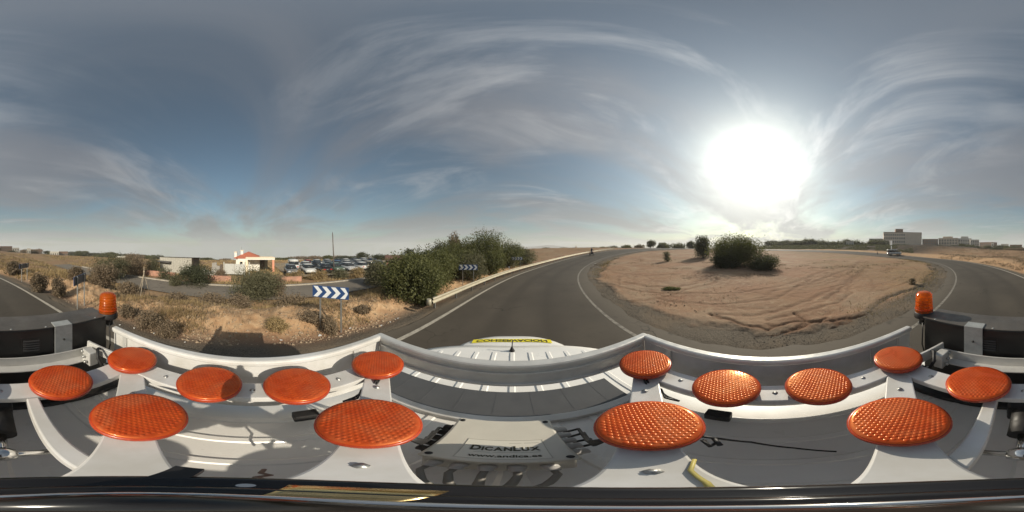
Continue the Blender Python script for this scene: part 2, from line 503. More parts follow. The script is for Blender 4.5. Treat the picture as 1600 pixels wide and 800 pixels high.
wx = X + 0.22 * fbm(X, Y, 1.6, 4); wy = Y + 0.22 * fbm(Y, X, 1.6, 4)
for L in SC:
    d = dist_to(wx, wy, L)
    Z -= 0.05 * np.exp(-(d / 0.06) ** 2) * core; Z += 0.012 * np.exp(-((d - 0.3) / 0.2) ** 2) * core
    trk = np.maximum(trk, np.exp(-(d / 0.12) ** 2))
zone = np.stack([np.clip(sst(31.9, 31.1, -1 * 0 + 63 - rc - wob) , 0, 1), np.clip(0.35 * np.clip(fbm(X, Y, 0.25, 3), 0, 1) + 0.75 * sst(-3, -14, Y) * np.clip(0.55 + 1.2 * fbm(X, Y, 0.18, 4), 0, 1), 0, 1), np.zeros_like(X), trk], -1)
keep = rc < 32.6
idx = np.arange(X.size).reshape(X.shape)
F = np.stack([idx[:-1, :-1], idx[1:, :-1], idx[1:, 1:], idx[:-1, 1:]], -1).reshape(-1, 4)
F = F[keep.ravel()[F].all(1)]
used = np.unique(F); remap = np.zeros(X.size, dtype=np.int64); remap[used] = np.arange(len(used))
V = np.stack([X, Y, Z], -1).reshape(-1, 3)[used]
me = mesh_np('roundabout_island', V, remap[F], {'zone': ('FLOAT_COLOR', zone.reshape(-1, 4)[used])}, True)
struct(link('roundabout_island', me, SOIL))

# ---- carriageway ring, painted edge lines, side road, kerb
def asphalt(name, a, b, sc=1.0):
    m = bpy.data.materials.new(name); m.use_nodes = True
    t = NT(m.node_tree); p = t.n['Principled BSDF']
    c = t.add('ShaderNodeTexCoord').outputs['Object']
    n1 = t.noise(c, 0.25 * sc, 5, 0.6); n2 = t.noise(c, 90.0, 3, 0.7); n3 = t.noise(c, 3.0, 5, 0.6)
    at = t.add('ShaderNodeAttribute', attribute_name='wear')
    col = t.mix(t.ramp(n1, 0.35, 0.65), a, b)
    col = t.mix(t.math('MULTIPLY', at.outputs['Fac'], 0.65), col, tuple(k * 1.75 for k in b))
    col = t.mix(t.math('MULTIPLY', t.ramp(n2, 0.55, 0.75), 0.35), col, tuple(k * 2.2 for k in b))
    col = t.mix(t.math('MULTIPLY', t.ramp(n3, 0.55, 0.8), 0.35), col, tuple(k * 0.6 for k in a))
    tk = t.add('ShaderNodeAttribute', attribute_name='lane')
    col = t.mix(t.math('MULTIPLY', tk.outputs['Fac'], t.ramp(n1, 0.3, 0.7, 0.25, 0.6)), col, tuple(k * 0.62 for k in a))
    vo = t.add('ShaderNodeTexVoronoi', feature='DISTANCE_TO_EDGE'); vo.inputs['Scale'].default_value = 0.22
    wv = t.add('ShaderNodeVectorMath', operation='ADD'); t.link(c, wv.inputs[0])
    wn = t.add('ShaderNodeTexNoise'); wn.inputs['Scale'].default_value = 0.9; wn.inputs['Detail'].default_value = 6; t.link(c, wn.inputs['Vector'])
    ws = t.add('ShaderNodeVectorMath', operation='SCALE'); t.link(wn.outputs['Color'], ws.inputs[0]); ws.inputs['Scale'].default_value = 2.2
    t.link(ws.outputs[0], wv.inputs[1]); t.link(wv.outputs[0], vo.inputs['Vector'])
    crack = t.math('MULTIPLY', t.ramp(vo.outputs[0], 0.010, 0.003), t.ramp(n1, 0.45, 0.6))
    col = t.mix(t.math('MULTIPLY', crack, 0.7), col, tuple(k * 0.35 for k in a))
    st_ = t.ramp(t.noise(c, 0.9, 3, 0.5), 0.66, 0.74)
    col = t.mix(t.math('MULTIPLY', st_, 0.5), col, tuple(k * 0.5 for k in a))
    t.link(col, p.inputs['Base Color']); p.inputs['Roughness'].default_value = 0.82; p.inputs['Specular IOR Level'].default_value = 0.3
    bp = t.add('ShaderNodeBump'); bp.inputs['Strength'].default_value = 0.25; bp.inputs['Distance'].default_value = 0.01
    t.link(n2, bp.inputs['Height']); t.link(bp.outputs[0], p.inputs['Normal'])
    return m
def ring_sheet(name, r0, r1, lift, mat, a0=-180, a1=180, n=720, k=10, ragged=0.0):
    ph = np.radians(np.linspace(a0, a1, n + 1)); rs = np.linspace(r0, r1, k + 1)
    jit = ragged * fbm(np.cos(ph) * 60, np.sin(ph) * 60, 0.6, 3)
    Rr = rs[:, None] + np.zeros((1, n + 1)); Rr[0] += jit; Rr[-1] += jit[::-1]
    X = CX - Rr * np.cos(ph)[None]; Y = CY + Rr * np.sin(ph)[None]
    Z = zbase(X, Y) + lift
    wear = np.maximum(np.exp(-((Rr - 33.0) / 0.9) ** 2), np.exp(-((Rr - 40.5) / 0.35) ** 2))
    wear = np.clip(wear + 0.35 * np.exp(-((Rr - 38.4) / 0.35) ** 2) * 0.5, 0, 1)
    idx = np.arange(X.size).reshape(X.shape)
    F = np.stack([idx[:-1, :-1], idx[:-1, 1:], idx[1:, 1:], idx[1:, :-1]], -1).reshape(-1, 4)
    return struct(link(name, mesh_np(name, np.stack([X, Y, Z], -1).reshape(-1, 3), F, {'wear': ('FLOAT', wear), 'lane': ('FLOAT', np.exp(-((Rr - 36.1) / 0.35) ** 2) + np.exp(-((Rr - 37.9) / 0.35) ** 2))}, True), mat))
ASP = asphalt('asphalt', (0.058, 0.049, 0.038), (0.077, 0.065, 0.050))
ring_sheet('road', 33.0, 40.55, 0.0, ASP, k=24, ragged=0.25)
def paint_material():
    m = bpy.data.materials.new('road_paint'); m.use_nodes = True
    t = NT(m.node_tree); p = t.n['Principled BSDF']; c = t.add('ShaderNodeTexCoord').outputs['Object']
    n = t.ramp(t.noise(c, 6.0, 6, 0.7), 0.40, 0.72); n2 = t.ramp(t.noise(c, 45.0, 3, 0.7), 0.45, 0.7)
    t.link(t.mix(t.math('ADD', t.math('MULTIPLY', n, 0.5), t.math('MULTIPLY', n2, 0.25)), (0.42, 0.385, 0.32), (0.11, 0.096, 0.076)), p.inputs['Base Color'])
    p.inputs['Roughness'].default_value = 0.7
    return m
PAINT = paint_material()
PAINT2 = pbr('worn_road_paint', (0.26, 0.235, 0.195), 0.8, col2=(0.11, 0.098, 0.08), vscale=5)
ring_sheet('road_edge_marking', 39.90, 40.05, 0.005, PAINT, n=1080, k=1)
ring_sheet('road_inner_marking', 33.86, 33.99, 0.005, PAINT2, n=1080, k=1)
def straight_sheet(name, x0, x1, y0, y1, lift, mat, n=80, drop=0.0):
    ys = np.linspace(y0, y1, n + 1); xs = np.linspace(x0, x1, 7)
    X, Y = np.meshgrid(xs, ys); Z = zbase(X, Y) + lift
    if drop:
        X = np.concatenate([X[:, :1], X, X[:, -1:]], 1); Y = np.concatenate([Y[:, :1], Y, Y[:, -1:]], 1)
        Z = np.concatenate([Z[:, :1] - drop, Z, Z[:, -1:] - drop], 1)
    idx = np.arange(X.size).reshape(X.shape)
    F = np.stack([idx[:-1, :-1], idx[:-1, 1:], idx[1:, 1:], idx[1:, :-1]], -1).reshape(-1, 4)
    return struct(link(name, mesh_np(name, np.stack([X, Y, Z], -1).reshape(-1, 3), F, {'wear': ('FLOAT', np.zeros(X.size))}), mat))
ASP2 = asphalt('pale_asphalt', (0.15, 0.13, 0.105), (0.185, 0.16, 0.13))
straight_sheet('side_road', -16.4, -12.1, -36, 60, 0.01, ASP2)
CONC = pbr('concrete', (0.36, 0.32, 0.26), 0.85, var=0.3, vscale=2.5, bump=0.3)
straight_sheet('kerb', -16.75, -16.4, -30, 60, 0.12, CONC, drop=0.25)
straight_sheet('parking_lot', -48, -21.5, 4.5, 40, 0.06, asphalt('dusty_asphalt', (0.22, 0.18, 0.13), (0.27, 0.22, 0.16)), n=40)

# ------------------------------------------------------------------ the van below the camera
WHITE = pbr('white_van_paint', (0.78, 0.765, 0.725), 0.32, var=0.10, vscale=3.0, spec=0.5, coat=0.25)
BLACKP = pbr('black_plastic', (0.018, 0.017, 0.017), 0.5, var=0.3, vscale=8)
RUBBER = pbr('tyre_rubber', (0.022, 0.021, 0.02), 0.8)
GLASS = pbr('dark_glass', (0.02, 0.024, 0.028), 0.06, spec=0.8)
STEEL = pbr('galvanised_steel', (0.46, 0.46, 0.44), 0.42, metal=0.75, var=0.25, vscale=18)
CHROME = pbr('bright_steel', (0.75, 0.74, 0.72), 0.14, metal=1.0, var=0.15, vscale=20)
HEADL = pbr('clear_lamp', (0.75, 0.76, 0.78), 0.1, spec=0.7)
REDL = pbr('red_lamp', (0.45, 0.02, 0.015), 0.2)

van = thing('pickup_truck', (0, 0, 0), 'white pickup under the camera with yellow lettered strip on its hood', 'pickup')
def section_loft(secs, closed_ends=True):
    """secs: list of equal-length closed loops of points"""
    mb = MB(); n = len(secs[0]); vs = [p for s_ in secs for p in s_]; fs = []
    for a in range(len(secs) - 1):
        for k in range(n):
            k2 = (k + 1) % n
            fs.append((a * n + k, a * n + k2, (a + 1) * n + k2, (a + 1) * n + k))
    if closed_ends:
        fs.append(tuple(range(n))[::-1]); fs.append(tuple((len(secs) - 1) * n + k for k in range(n)))
    mb.poly(vs, fs, True)
    return mb
# roof skin: crowned panel, rounded front edge
def roof_z(x, y): return 1.842 - 0.016 * (abs(x) / 0.6) ** 4 * 1.0 - 0.03 * (max(0.0, y - 1.10) / 0.27) ** 2
ny, nx = 40, 24
vs = []; fs = []
for a in range(ny + 1):
    v = a / ny
    for b in range(nx + 1):
        u = -1 + 2 * b / nx
        yf = 1.245 - 0.22 * abs(u) ** 2.6
        y = -0.98 + (yf * 1.075 + 0.98) * v
        hw = 0.70 - 0.05 * max(0, (y - 0.3)) / 0.9
        x = u * hw
        vs.append((x, y, roof_z(x, y)))
for a in range(ny):
    for b in range(nx):
        i0 = a * (nx + 1) + b
        fs.append((i0, i0 + 1, i0 + nx + 2, i0 + nx + 1))
# folded-down rim so that the panel has thickness
o = MB().poly(vs, fs, True).build('roof', WHITE, van)
md = o.modifiers.new('thick', 'SOLIDIFY'); md.thickness = 0.03; md.offset = -1
for k, x in enumerate((-0.52, -0.39, -0.26, -0.13, 0.0, 0.13, 0.26, 0.39, 0.52)):
    mb = MB(); y0, y1 = -0.93, 1.20 - 0.25 * abs(x) ** 2
    prof = [(-0.022, -0.004), (-0.011, 0.006), (0.011, 0.006), (0.022, -0.004)]
    ys = [y0, y0 + 0.05, y1 - 0.06, y1]
    sc = [0.1, 1, 1, 0.1]
    vs = []; fs = []
    for y, s_ in zip(ys, sc):
        for px, pz in prof: vs.append((x + px, y, roof_z(x, min(y, 0.95)) + (pz * s_ if pz > 0 else pz)))
    for a in range(3):
        for b in range(3): fs.append((a * 4 + b, a * 4 + b + 1, a * 4 + b + 5, a * 4 + b + 4))
    mb.poly(vs, fs).build('roof_rib', WHITE, van)
for s_ in (-1, 1):                 # drip rails along the roof sides
    pts = [(s_ * 0.72, -0.96, 1.79), (s_ * 0.725, 0.0, 1.795), (s_ * 0.70, 0.64, 1.795), (s_ * 0.655, 0.99, 1.785), (s_ * 0.55, 1.18, 1.785), (s_ * 0.45, 1.25, 1.80)]
    MB().tube(pts, 0.022, 8).build('drip_rail', WHITE, van)
# cab and load body below the roof
def ring_pts(y, hw_top, hw_mid, z0, zm, z1, yt=None):
    yt = y if yt is None else yt
    return [(-hw_mid + 0.06, y, z0), (-hw_mid, y, z0 + 0.1), (-hw_mid, y, zm), (-hw_top, yt, z1), (hw_top, yt, z1), (hw_mid, y, zm), (hw_mid, y, z0 + 0.1), (hw_mid - 0.06, y, z0)]
secs = [ring_pts(-1.02, 0.71, 0.83, 0.32, 1.0, 1.78, -0.98), ring_pts(-0.95, 0.71, 0.84, 0.28, 1.0, 1.792), ring_pts(0.2, 0.70, 0.84, 0.28, 1.0, 1.792),
        ring_pts(0.95, 0.64, 0.84, 0.28, 1.0, 1.785, 0.97), ring_pts(1.75, 0.60, 0.83, 0.28, 1.0, 1.02), ring_pts(2.30, 0.60, 0.80, 0.30, 0.90, 0.955), ring_pts(2.62, 0.52, 0.70, 0.36, 0.80, 0.86)]
section_loft(secs).build('body', WHITE, van, bevel=0.02)
# hood: crowned panel in front of the windscreen
vs = []; fs = []; nx, ny = 20, 14
for a in range(ny + 1):
    v = a / ny
    for b in range(nx + 1):
        u = -1 + 2 * b / nx
        yf = 2.87 - 0.36 * abs(u) ** 2.8
        y = 1.70 + (yf - 1.70) * v
        x = u * (0.85 - 0.06 * v ** 3)
        z = 1.078 - 0.03 * abs(u) ** 4 - 0.030 * v ** 6 - 0.01 * v
        vs.append((x, y, z))
for a in range(ny):
    for b in range(nx):
        i0 = a * (nx + 1) + b; fs.append((i0, i0 + 1, i0 + nx + 2, i0 + nx + 1))
hood = MB().poly(vs, fs, True).build('hood', WHITE, van)
md = hood.modifiers.new('thick', 'SOLIDIFY'); md.thickness = 0.05; md.offset = -1
YEL = pbr('yellow_film', (0.78, 0.66, 0.03), 0.45)
vs = []; fs = []
for b in range(21):
    u = -1 + 2 * b / 20; x = u * 0.635
    for v, yy in ((0, 2.605), (1, 2.73)):
        yb = yy - 0.10 * abs(u) ** 2.6
        vs.append((x, yb, 1.068 - 0.03 * abs(x / 0.82) ** 4 - 0.030 * ((yb - 1.7) / 1.17) ** 6 + 0.008))
for b in range(20): fs.append((2 * b, 2 * b + 2, 2 * b + 3, 2 * b + 1))
MB().poly(vs, fs, True).build('yellow_strip', YEL, hood)
INK = pbr('dark_lettering', (0.05, 0.045, 0.02), 0.6)
tm = bold_text('CONSERVACION', 0.115, 1.3, -1.0, 0.003)
for v in tm.vertices:
    x, y, z = v.co
    yb = y + 2.664 - 0.10 * (abs(x) / 0.635) ** 2.6
    v.co = (x, yb, 1.068 - 0.03 * abs(x / 0.82) ** 4 - 0.030 * ((yb - 1.7) / 1.17) ** 6 + 0.0115 + z)
link('lettering', tm, INK, hood)
def quad_panel(pts, name, mat, parent, th_=0.012):
    a, b, c, d = [Vector(p) for p in pts]; n = (b - a).cross(d - a).normalized() * th_
    return MB().poly([a, b, c, d, a + n, b + n, c + n, d + n], [(0, 1, 2, 3), (4, 5, 6, 7), (0, 1, 5, 4), (1, 2, 6, 5), (2, 3, 7, 6), (3, 0, 4, 7)]).build(name, mat, parent)
quad_panel([(-0.70, 1.70, 1.09), (0.70, 1.70, 1.09), (0.60, 1.07, 1.75), (-0.60, 1.07, 1.75)], 'windscreen', GLASS, van)
for s_ in (-1, 1):
    def sp_(x, y, z): return (s_ * x, y, z)
    quad_panel([sp_(0.842, 0.15, 1.05), sp_(0.842, 1.1, 1.05), sp_(0.73, 0.75, 1.70), sp_(0.72, 0.15, 1.72)][::s_], 'side_window', GLASS, van)
    quad_panel([sp_(0.843, -0.85, 1.05), sp_(0.843, 0.0, 1.05), sp_(0.72, 0.0, 1.72), sp_(0.72, -0.85, 1.72)][::s_], 'side_window', GLASS, van)
    d = MB().box((s_ * 0.845 - 0.008, 0.1, 0.42), (s_ * 0.845 + 0.008, 1.2, 1.0)).build('door', WHITE, van, bevel=0.006)
    MB().box((s_ * 0.86 - 0.012, 0.2, 0.86), (s_ * 0.86 + 0.012, 0.36, 0.90)).build('handle', BLACKP, d, bevel=0.006)
    m_ = MB().tube([sp_(0.80, 1.18, 1.12), sp_(0.92, 1.16, 1.16)], 0.02).build('mirror_arm', BLACKP, van)
    MB().box((s_ * 0.99 - 0.09, 1.10, 1.08), (s_ * 0.99 + 0.09, 1.18, 1.32)).build('mirror_head', WHITE, m_, bevel=0.03)
    MB().lathe([(0.0, -0.02), (0.075, -0.02), (0.085, 0.0), (0.06, 0.03), (0.0, 0.04)], (s_ * 0.56, 2.66, 0.72), 16, axis='y').build('headlight', HEADL, van)
    MB().box((s_ * 0.81 - 0.035, -2.44, 0.40), (s_ * 0.81 + 0.035, -1.03, 1.02)).build('bed_side', WHITE, van, bevel=0.02)
    MB().box((s_ * 0.75 - 0.05, -2.50, 0.7), (s_ * 0.75 + 0.05, -2.44, 1.0)).build('tail_light', REDL, van, bevel=0.01)
    for y in (1.75, -1.45):
        w = MB().lathe([(0.20, -0.10), (0.30, -0.105), (0.335, -0.08), (0.335, 0.08), (0.30, 0.105), (0.20, 0.10)], (s_ * 0.76, y, 0.335), 28, axis='x').build('wheel', RUBBER, van)
        MB().lathe([(0.02, -0.112), (0.18, -0.110), (0.205, -0.095), (0.205, 0.095), (0.18, 0.110), (0.02, 0.112)], (s_ * 0.76, y, 0.335), 20, axis='x').build('rim', STEEL, w)
MB().box((-0.775, -2.40, 0.55), (0.775, -1.03, 0.62)).build('bed_floor', BLACKP, van)
MB().box((-0.775, -2.46, 0.56), (0.775, -2.41, 1.0)).build('tailgate', WHITE, van, bevel=0.015)
MB().box((-0.72, 2.60, 0.36), (0.72, 2.74, 0.58)).build('bumper', BLACKP, van, bevel=0.05)
ant = MB().lathe([(0.024, -0.01), (0.022, 0.005), (0.012, 0.03), (0.007, 0.045)], (0.0, 1.23, 1.834), 12).build('antenna', BLACKP, van)
MB().tube([(0.0, 1.23, 1.868), (0.002, 1.245, 1.90), (0.003, 1.26, 1.935)], 0.0045, 6).build('whip', BLACKP, ant)

# ------------------------------------------------------------------ the lamp board on the roof
BW = pbr('white_painted_aluminium', (0.59, 0.585, 0.575), 0.36, col2=(0.48, 0.465, 0.43), vscale=7, spec=0.45)
ALU = pbr('raw_aluminium', (0.62, 0.61, 0.58), 0.40, metal=0.35, var=0.12, vscale=14)
GREY = pbr('grey_sheet', (0.085, 0.087, 0.09), 0.5, var=0.12, vscale=7, spec=0.4)
DARKBAR = pbr('black_paint', (0.02, 0.019, 0.018), 0.42, var=0.2, vscale=9)
zd = lambda d: H - d
board = thing('lamp_board', (0, 0, 1.9), 'white frame with round amber lamps in an open tray on the pickup roof', 'lamp board')
def bp_(mb, name, mat, parent=None, bevel=0.0):
    o = mb.build(name, mat, parent if parent else board, bevel=bevel)
    if parent is None: o.location = (0, 0, -1.9)
    return o
XL, XR, YF, YB = -0.602, 0.602, 0.570, -0.716
# side walls: inner sheet, stiffening folds and the round-cornered top rail
for s_, x in ((-1, XL), (1, XR)):
    wll = MB().box((min(x, x + s_ * 0.014), YB, zd(0.828)), (max(x, x + s_ * 0.014), YF, zd(0.485)))
    wo_ = bp_(wll, 'side_wall', BW, bevel=0.003)
    mb = MB().box((x - 0.018, YB, zd(0.498)), (x + 0.022, YF + 0.0, zd(0.468)))
    rl = mb.build('top_rail', ALU if s_ > 0 else BW, wo_, bevel=0.009)
    for y in (-0.62, -0.45, 0.42):
        MB().box((x - s_ * 0.0 - 0.006, y - 0.014, zd(0.60)), (x + 0.006 - s_ * 0.004, y + 0.014, zd(0.499))).build('rail_bracket', ALU, wo_, bevel=0.002)
fw = bp_(MB().box((XL, YF, zd(0.598)), (XR, YF + 0.012, zd(0.487))), 'front_wall', ALU, bevel=0.003)
MB().box((XL - 0.018, YF - 0.016, zd(0.498)), (XR + 0.018, YF + 0.026, zd(0.468))).build('top_rail', ALU, fw, bevel=0.010)
MB().box((XL + 0.015, YF - 0.010, zd(0.534)), (XR - 0.015, YF + 0.004, zd(0.520))).build('stiffener', ALU, fw, bevel=0.004)
MB().box((XL + 0.015, YF - 0.012, zd(0.605)), (XR - 0.015, YF + 0.010, zd(0.590))).build('stiffener', ALU, fw, bevel=0.004)
# grey sheet lying on the roof under the front rail, cross members of the base frame
bp_(MB().box((-0.60, 0.532, zd(0.852)), (0.462, 0.728, zd(0.842))), 'grey_apron', GREY)
for q in range(7):
    bp_(MB().box((-0.50 + 0.145 * q - 0.004, 0.55, zd(0.842)), (-0.50 + 0.145 * q + 0.004, 0.72, zd(0.8413))), 'apron_rib', GREY)
for y0, y1, d in ((0.485, 0.528, 0.828), (-0.640, -0.592, 0.825)):
    bp_(MB().box((XL + 0.01, y0, zd(0.858)), (XR - 0.01, y1, zd(d))), 'cross_member', BW if y0 > 0 else DARKBAR, bevel=0.004)
# lamps
lamp_xy = [(-0.181, -0.463), (-0.470, -0.446), (-0.466, -0.138), (-0.245, -0.215), (-0.461, 0.118), (-0.449, 0.415), (-0.231, 0.190),
           (0.449, 0.420), (0.217, 0.193), (0.450, 0.117), (0.452, -0.145), (0.455, -0.468), (0.212, -0.222), (0.134, -0.468)]
LR = 0.098
def lens_mat():
    m = bpy.data.materials.new('amber_lens'); m.use_nodes = True
    t = NT(m.node_tree); p = t.n['Principled BSDF']
    c = t.add('ShaderNodeTexCoord').outputs['Object']
    n = t.ramp(t.noise(c, 30, 4, 0.6), 0.35, 0.65)
    oi = t.add('ShaderNodeObjectInfo')
    ov = t.add('ShaderNodeVectorMath', operation='ADD'); t.link(c, ov.inputs[0])
    sc_ = t.add('ShaderNodeCombineXYZ'); t.link(t.math('MULTIPLY', oi.outputs['Random'], 9.0), sc_.inputs[0]); t.link(sc_.outputs[0], ov.inputs[1])
    col = t.mix(n, (0.70, 0.135, 0.030), (0.56, 0.085, 0.020))
    dust = t.math('MULTIPLY', t.ramp(t.noise(ov.outputs[0], 11, 6, 0.65, 0.6), 0.42, 0.70), 0.45)
    col = t.mix(dust, col, (0.52, 0.23, 0.13))
    col = t.mix(t.math('MULTIPLY', t.ramp(t.noise(ov.outputs[0], 60, 3, 0.6), 0.62, 0.75), 0.5), col, (0.30, 0.06, 0.02))
    t.link(t.math('ADD', 0.26, t.math('MULTIPLY', dust, 0.8)), p.inputs['Roughness'])
    t.link(col, p.inputs['Base Color']); p.inputs['Roughness'].default_value = 0.2
    p.inputs['Coat Weight'].default_value = 0.5; p.inputs['Coat Roughness'].default_value = 0.15; p.inputs['Coat Tint'].default_value = (1.0, 0.62, 0.3, 1)
    p.inputs['Specular IOR Level'].default_value = 0.7; p.inputs['IOR'].default_value = 2.0; p.inputs['Specular Tint'].default_value = (1.0, 0.58, 0.22, 1)
    tr = t.add('ShaderNodeBsdfTranslucent'); tr.inputs[0].default_value = (1.0, 0.42, 0.06, 1)
    mx = t.add('ShaderNodeMixShader'); mx.inputs[0].default_value = 0.40
    o = [x for x in t.n if x.type == 'OUTPUT_MATERIAL'][0]
    t.link(p.outputs[0], mx.inputs[1]); t.link(tr.outputs[0], mx.inputs[2]); t.link(mx.outputs[0], o.inputs[0])
    return m
LENS = lens_mat()
RIMM = pbr('amber_rim', (0.42, 0.05, 0.012), 0.3, var=0.3, vscale=40)
def lens_mesh():
    mb = MB()
    prof = [(0.093, 0.006), (0.0945, 0.010), (0.0925, 0.0135), (0.086, 0.0150), (0.06, 0.0172), (0.03, 0.0182), (0.001, 0.0185)]
    mb.lathe(prof, n=48)
    pit = 0.0105; k = 0
    for a in range(-10, 11):
        for b in range(-10, 11):
            x = pit * (a + 0.5 * (b % 2)); y = pit * b * 0.866
            r = math.hypot(x, y)
            if r > 0.085: continue
            z0 = 0.0185 - 0.0033 * (r / 0.086) ** 2 - 0.0004
            R_ = pit * 0.46; vs = []; fs = []
            for q in range(6):
                t = q * math.pi / 3 + 0.2
                vs.append((x + R_ * math.cos(t), y + R_ * math.sin(t), z0))
            for q in range(6):
                t = q * math.pi / 3 + 0.2
                vs.append((x + 0.55 * R_ * math.cos(t), y + 0.55 * R_ * math.sin(t), z0 + 0.0014))
            for q in range(6):
                q2 = (q + 1) % 6; fs.append((q, q2, 6 + q2, 6 + q))
            fs.append((6, 7, 8, 9, 10, 11))
            mb.poly(vs, fs, True)
    me = mb.mesh('lens')
    return me
lens_me = lens_mesh(); lens_me.materials.append(LENS)
hou_me = MB().lathe([(0.070, -0.022), (0.088, -0.018), (0.0965, -0.008), (LR, 0.0), (0.0985, 0.006), (0.096, 0.009), (0.090, 0.0095)], n=48).mesh('housing')
hou_me.materials.append(RIMM)
for k, (x, y) in enumerate(lamp_xy):
    lp = link('lamp', hou_me, None, board, (x, y, zd(0.506) - 1.9))
    le = link('lens', lens_me, None, lp); le.rotation_euler = (0, 0, k * 1.31)
    lp.rotation_euler = (R(random.uniform(-1, 1)), R(random.uniform(-1, 1)), 0)
# bars that carry them
def zb(x, y): return (x, y, zd(0.531))
cxm, cym = -0.008, -0.018
bars = [((-0.470, 0.44), (-0.470, -0.47)), ((0.455, 0.445), (0.455, -0.49)), ((-0.47, -0.464), (0.455, -0.468))]
for a, b in bars: bp_(MB().bar(zb(*a), zb(*b), 0.085, 0.028), 'lamp_bar', BW, bevel=0.004)
for x, y in ((-0.449, 0.415), (0.449, 0.420), (0.455, -0.468), (-0.470, -0.446)):
    d = Vector((x - cxm, y - cym, 0)).normalized()
    bp_(MB().bar((cxm + d.x * 0.045, cym + d.y * 0.045, zd(0.533)), (x, y, zd(0.5335)), 0.085, 0.028), 'diagonal_bar', BW, bevel=0.004)
bp_(MB().lathe([(0.075, zd(0.585)), (0.075, zd(0.536))], (cxm, cym, 0), 24), 'hub_plate', BW, bevel=0.003)
for x0, x1 in ((-0.088, -0.08), (0.092, 0.062)):
    bp_(MB().bar((x0, -0.50, zd(0.538)), (x1, -0.09, zd(0.538)), 0.034, 0.05), 'tilt_arm', BW, bevel=0.004)
# tilting gear between the arms
act = bp_(MB().tube([(0.0, -0.60, zd(0.70)), (0.0, -0.33, zd(0.67))], 0.036, 14), 'actuator', BLACKP)
MB().tube([(0, -0.33, zd(0.67)), (0, -0.22, zd(0.655))], 0.014, 10).build('piston_rod', CHROME, act)
MB().box((-0.038, -0.58, zd(0.76)), (0.050, -0.46, zd(0.65))).build('motor', BLACKP, act, bevel=0.012)
bp_(MB().tube([(-0.085, -0.215, zd(0.60)), (0.07, -0.215, zd(0.60))], 0.010, 10), 'pivot_rod', CHROME)
MBc = MB().lathe([(0.001, -0.026), (0.018, -0.022), (0.026, -0.008), (0.026, 0.008), (0.018, 0.022), (0.001, 0.026)], (0, -0.215, zd(0.60)), 16, axis='x')
bp_(MBc, 'pivot_clamp', CHROME)
# hinges and catches in the two rear corners
for s_ in (-1, 1):
    x0 = s_ * 0.40 - 0.02
    arm = bp_(MB().bar((x0 - s_ * 0.00, -0.70, zd(0.50)), (x0 + s_ * 0.05, -0.52, zd(0.515)), 0.012, 0.06), 'hinge_arm', ALU, bevel=0.002)
    MB().box((x0 - s_ * 0.03 - 0.022, -0.665, zd(0.60)), (x0 - s_ * 0.03 + 0.022, -0.60, zd(0.515))).build('catch_block', ALU, arm, bevel=0.004)
    for q in range(3):
        MB().lathe([(0.001, -0.006), (0.009, -0.006), (0.009, 0.004), (0.004, 0.008)], (x0 - s_ * (0.055 + 0.004 * q), -0.66 + 0.02 * q, zd(0.530 + 0.022 * q)), 6, axis='y').build('bolt', STEEL, arm)
    pts = [(x0 + s_ * 0.02, -0.63, zd(0.52)), (x0 - s_ * 0.01, -0.60, zd(0.50)), (x0 - s_ * 0.03, -0.57, zd(0.53)), (x0 - s_ * 0.01, -0.55, zd(0.60)), (x0 + s_ * 0.02, -0.56, zd(0.68))]
    MB().tube(pts, 0.008, 8).build('hose', BLACKP, arm)
    for q in range(3):
        MB().box((x0 + s_ * 0.035 - 0.018 + 0.013 * q, -0.60, zd(0.63)), (x0 + s_ * 0.035 - 0.010 + 0.013 * q, -0.535, zd(0.612))).build('catch_plate', BLACKP if q % 2 else STEEL, arm)
    bp_(MB().box((s_ * 0.50 - 0.022, 0.115, zd(0.835)), (s_ * 0.50 + 0.022, 0.20, zd(0.785))), 'junction_box', BLACKP, bevel=0.006)
# cables of the corner lamps
def wire(pts, r, n=6): return MB().tube(pts, r, n)
for s_, x, y in ((-1, -0.392, 0.345), (1, 0.392, 0.35)):
    for q in range(2):
        e = 0.010 * q
        bp_(wire([(x - s_ * e, y + 0.02, zd(0.515)), (x - s_ * (0.01 + e), y - 0.01, zd(0.54)), (x - s_ * (0.004 - e), y - 0.045, zd(0.56)), (x - s_ * (0.02 + e), y - 0.085, zd(0.555)), (x - s_ * 0.03, y - 0.13, zd(0.545))], 0.0042), 'lamp_cable', BLACKP)
for s_, cx_, cy_ in ((-1, -0.231, 0.190), (1, 0.217, 0.193)):
    for q in range(4):
        bx = (-0.134 if s_ < 0 else 0.118)
        yy = 0.27 + 0.028 * q
        bp_(wire([(cx_ - s_ * 0.075, cy_ + 0.012, zd(0.53)), (cx_ - s_ * 0.10, cy_ + 0.02 + 0.006 * q, zd(0.58)), (bx + s_ * 0.03, yy - 0.012, zd(0.68 + 0.01 * (q % 2))), (bx, yy, zd(0.725))], 0.0045), 'lamp_cable', BLACKP)
bp_(wire([(0.235, 0.10, zd(0.53)), (0.25, 0.075, zd(0.56)), (0.29, 0.03, zd(0.66)), (0.30, -0.05, zd(0.76)), (0.27, -0.12, zd(0.785))], 0.004), 'lamp_cable', BLACKP)
bp_(wire([(0.225, 0.095, zd(0.535)), (0.215, 0.08, zd(0.555)), (0.235, 0.075, zd(0.56)), (0.22, 0.066, zd(0.55)), (0.245, 0.085, zd(0.55))], 0.005), 'lamp_cable', BLACKP)
BRN = pbr('brown_flex', (0.11, 0.055, 0.04), 0.6)
bp_(wire([(-0.20, 0.01, zd(0.775)), (-0.175, 0.005, zd(0.74)), (-0.16, 0.014, zd(0.72)), (-0.145, 0.0, zd(0.69)), (-0.125, 0.01, zd(0.66)), (-0.09, 0.0, zd(0.60))], 0.004), 'lamp_cable', BRN)
TAPE = pbr('yellow_tape', (0.40, 0.34, 0.10), 0.5)
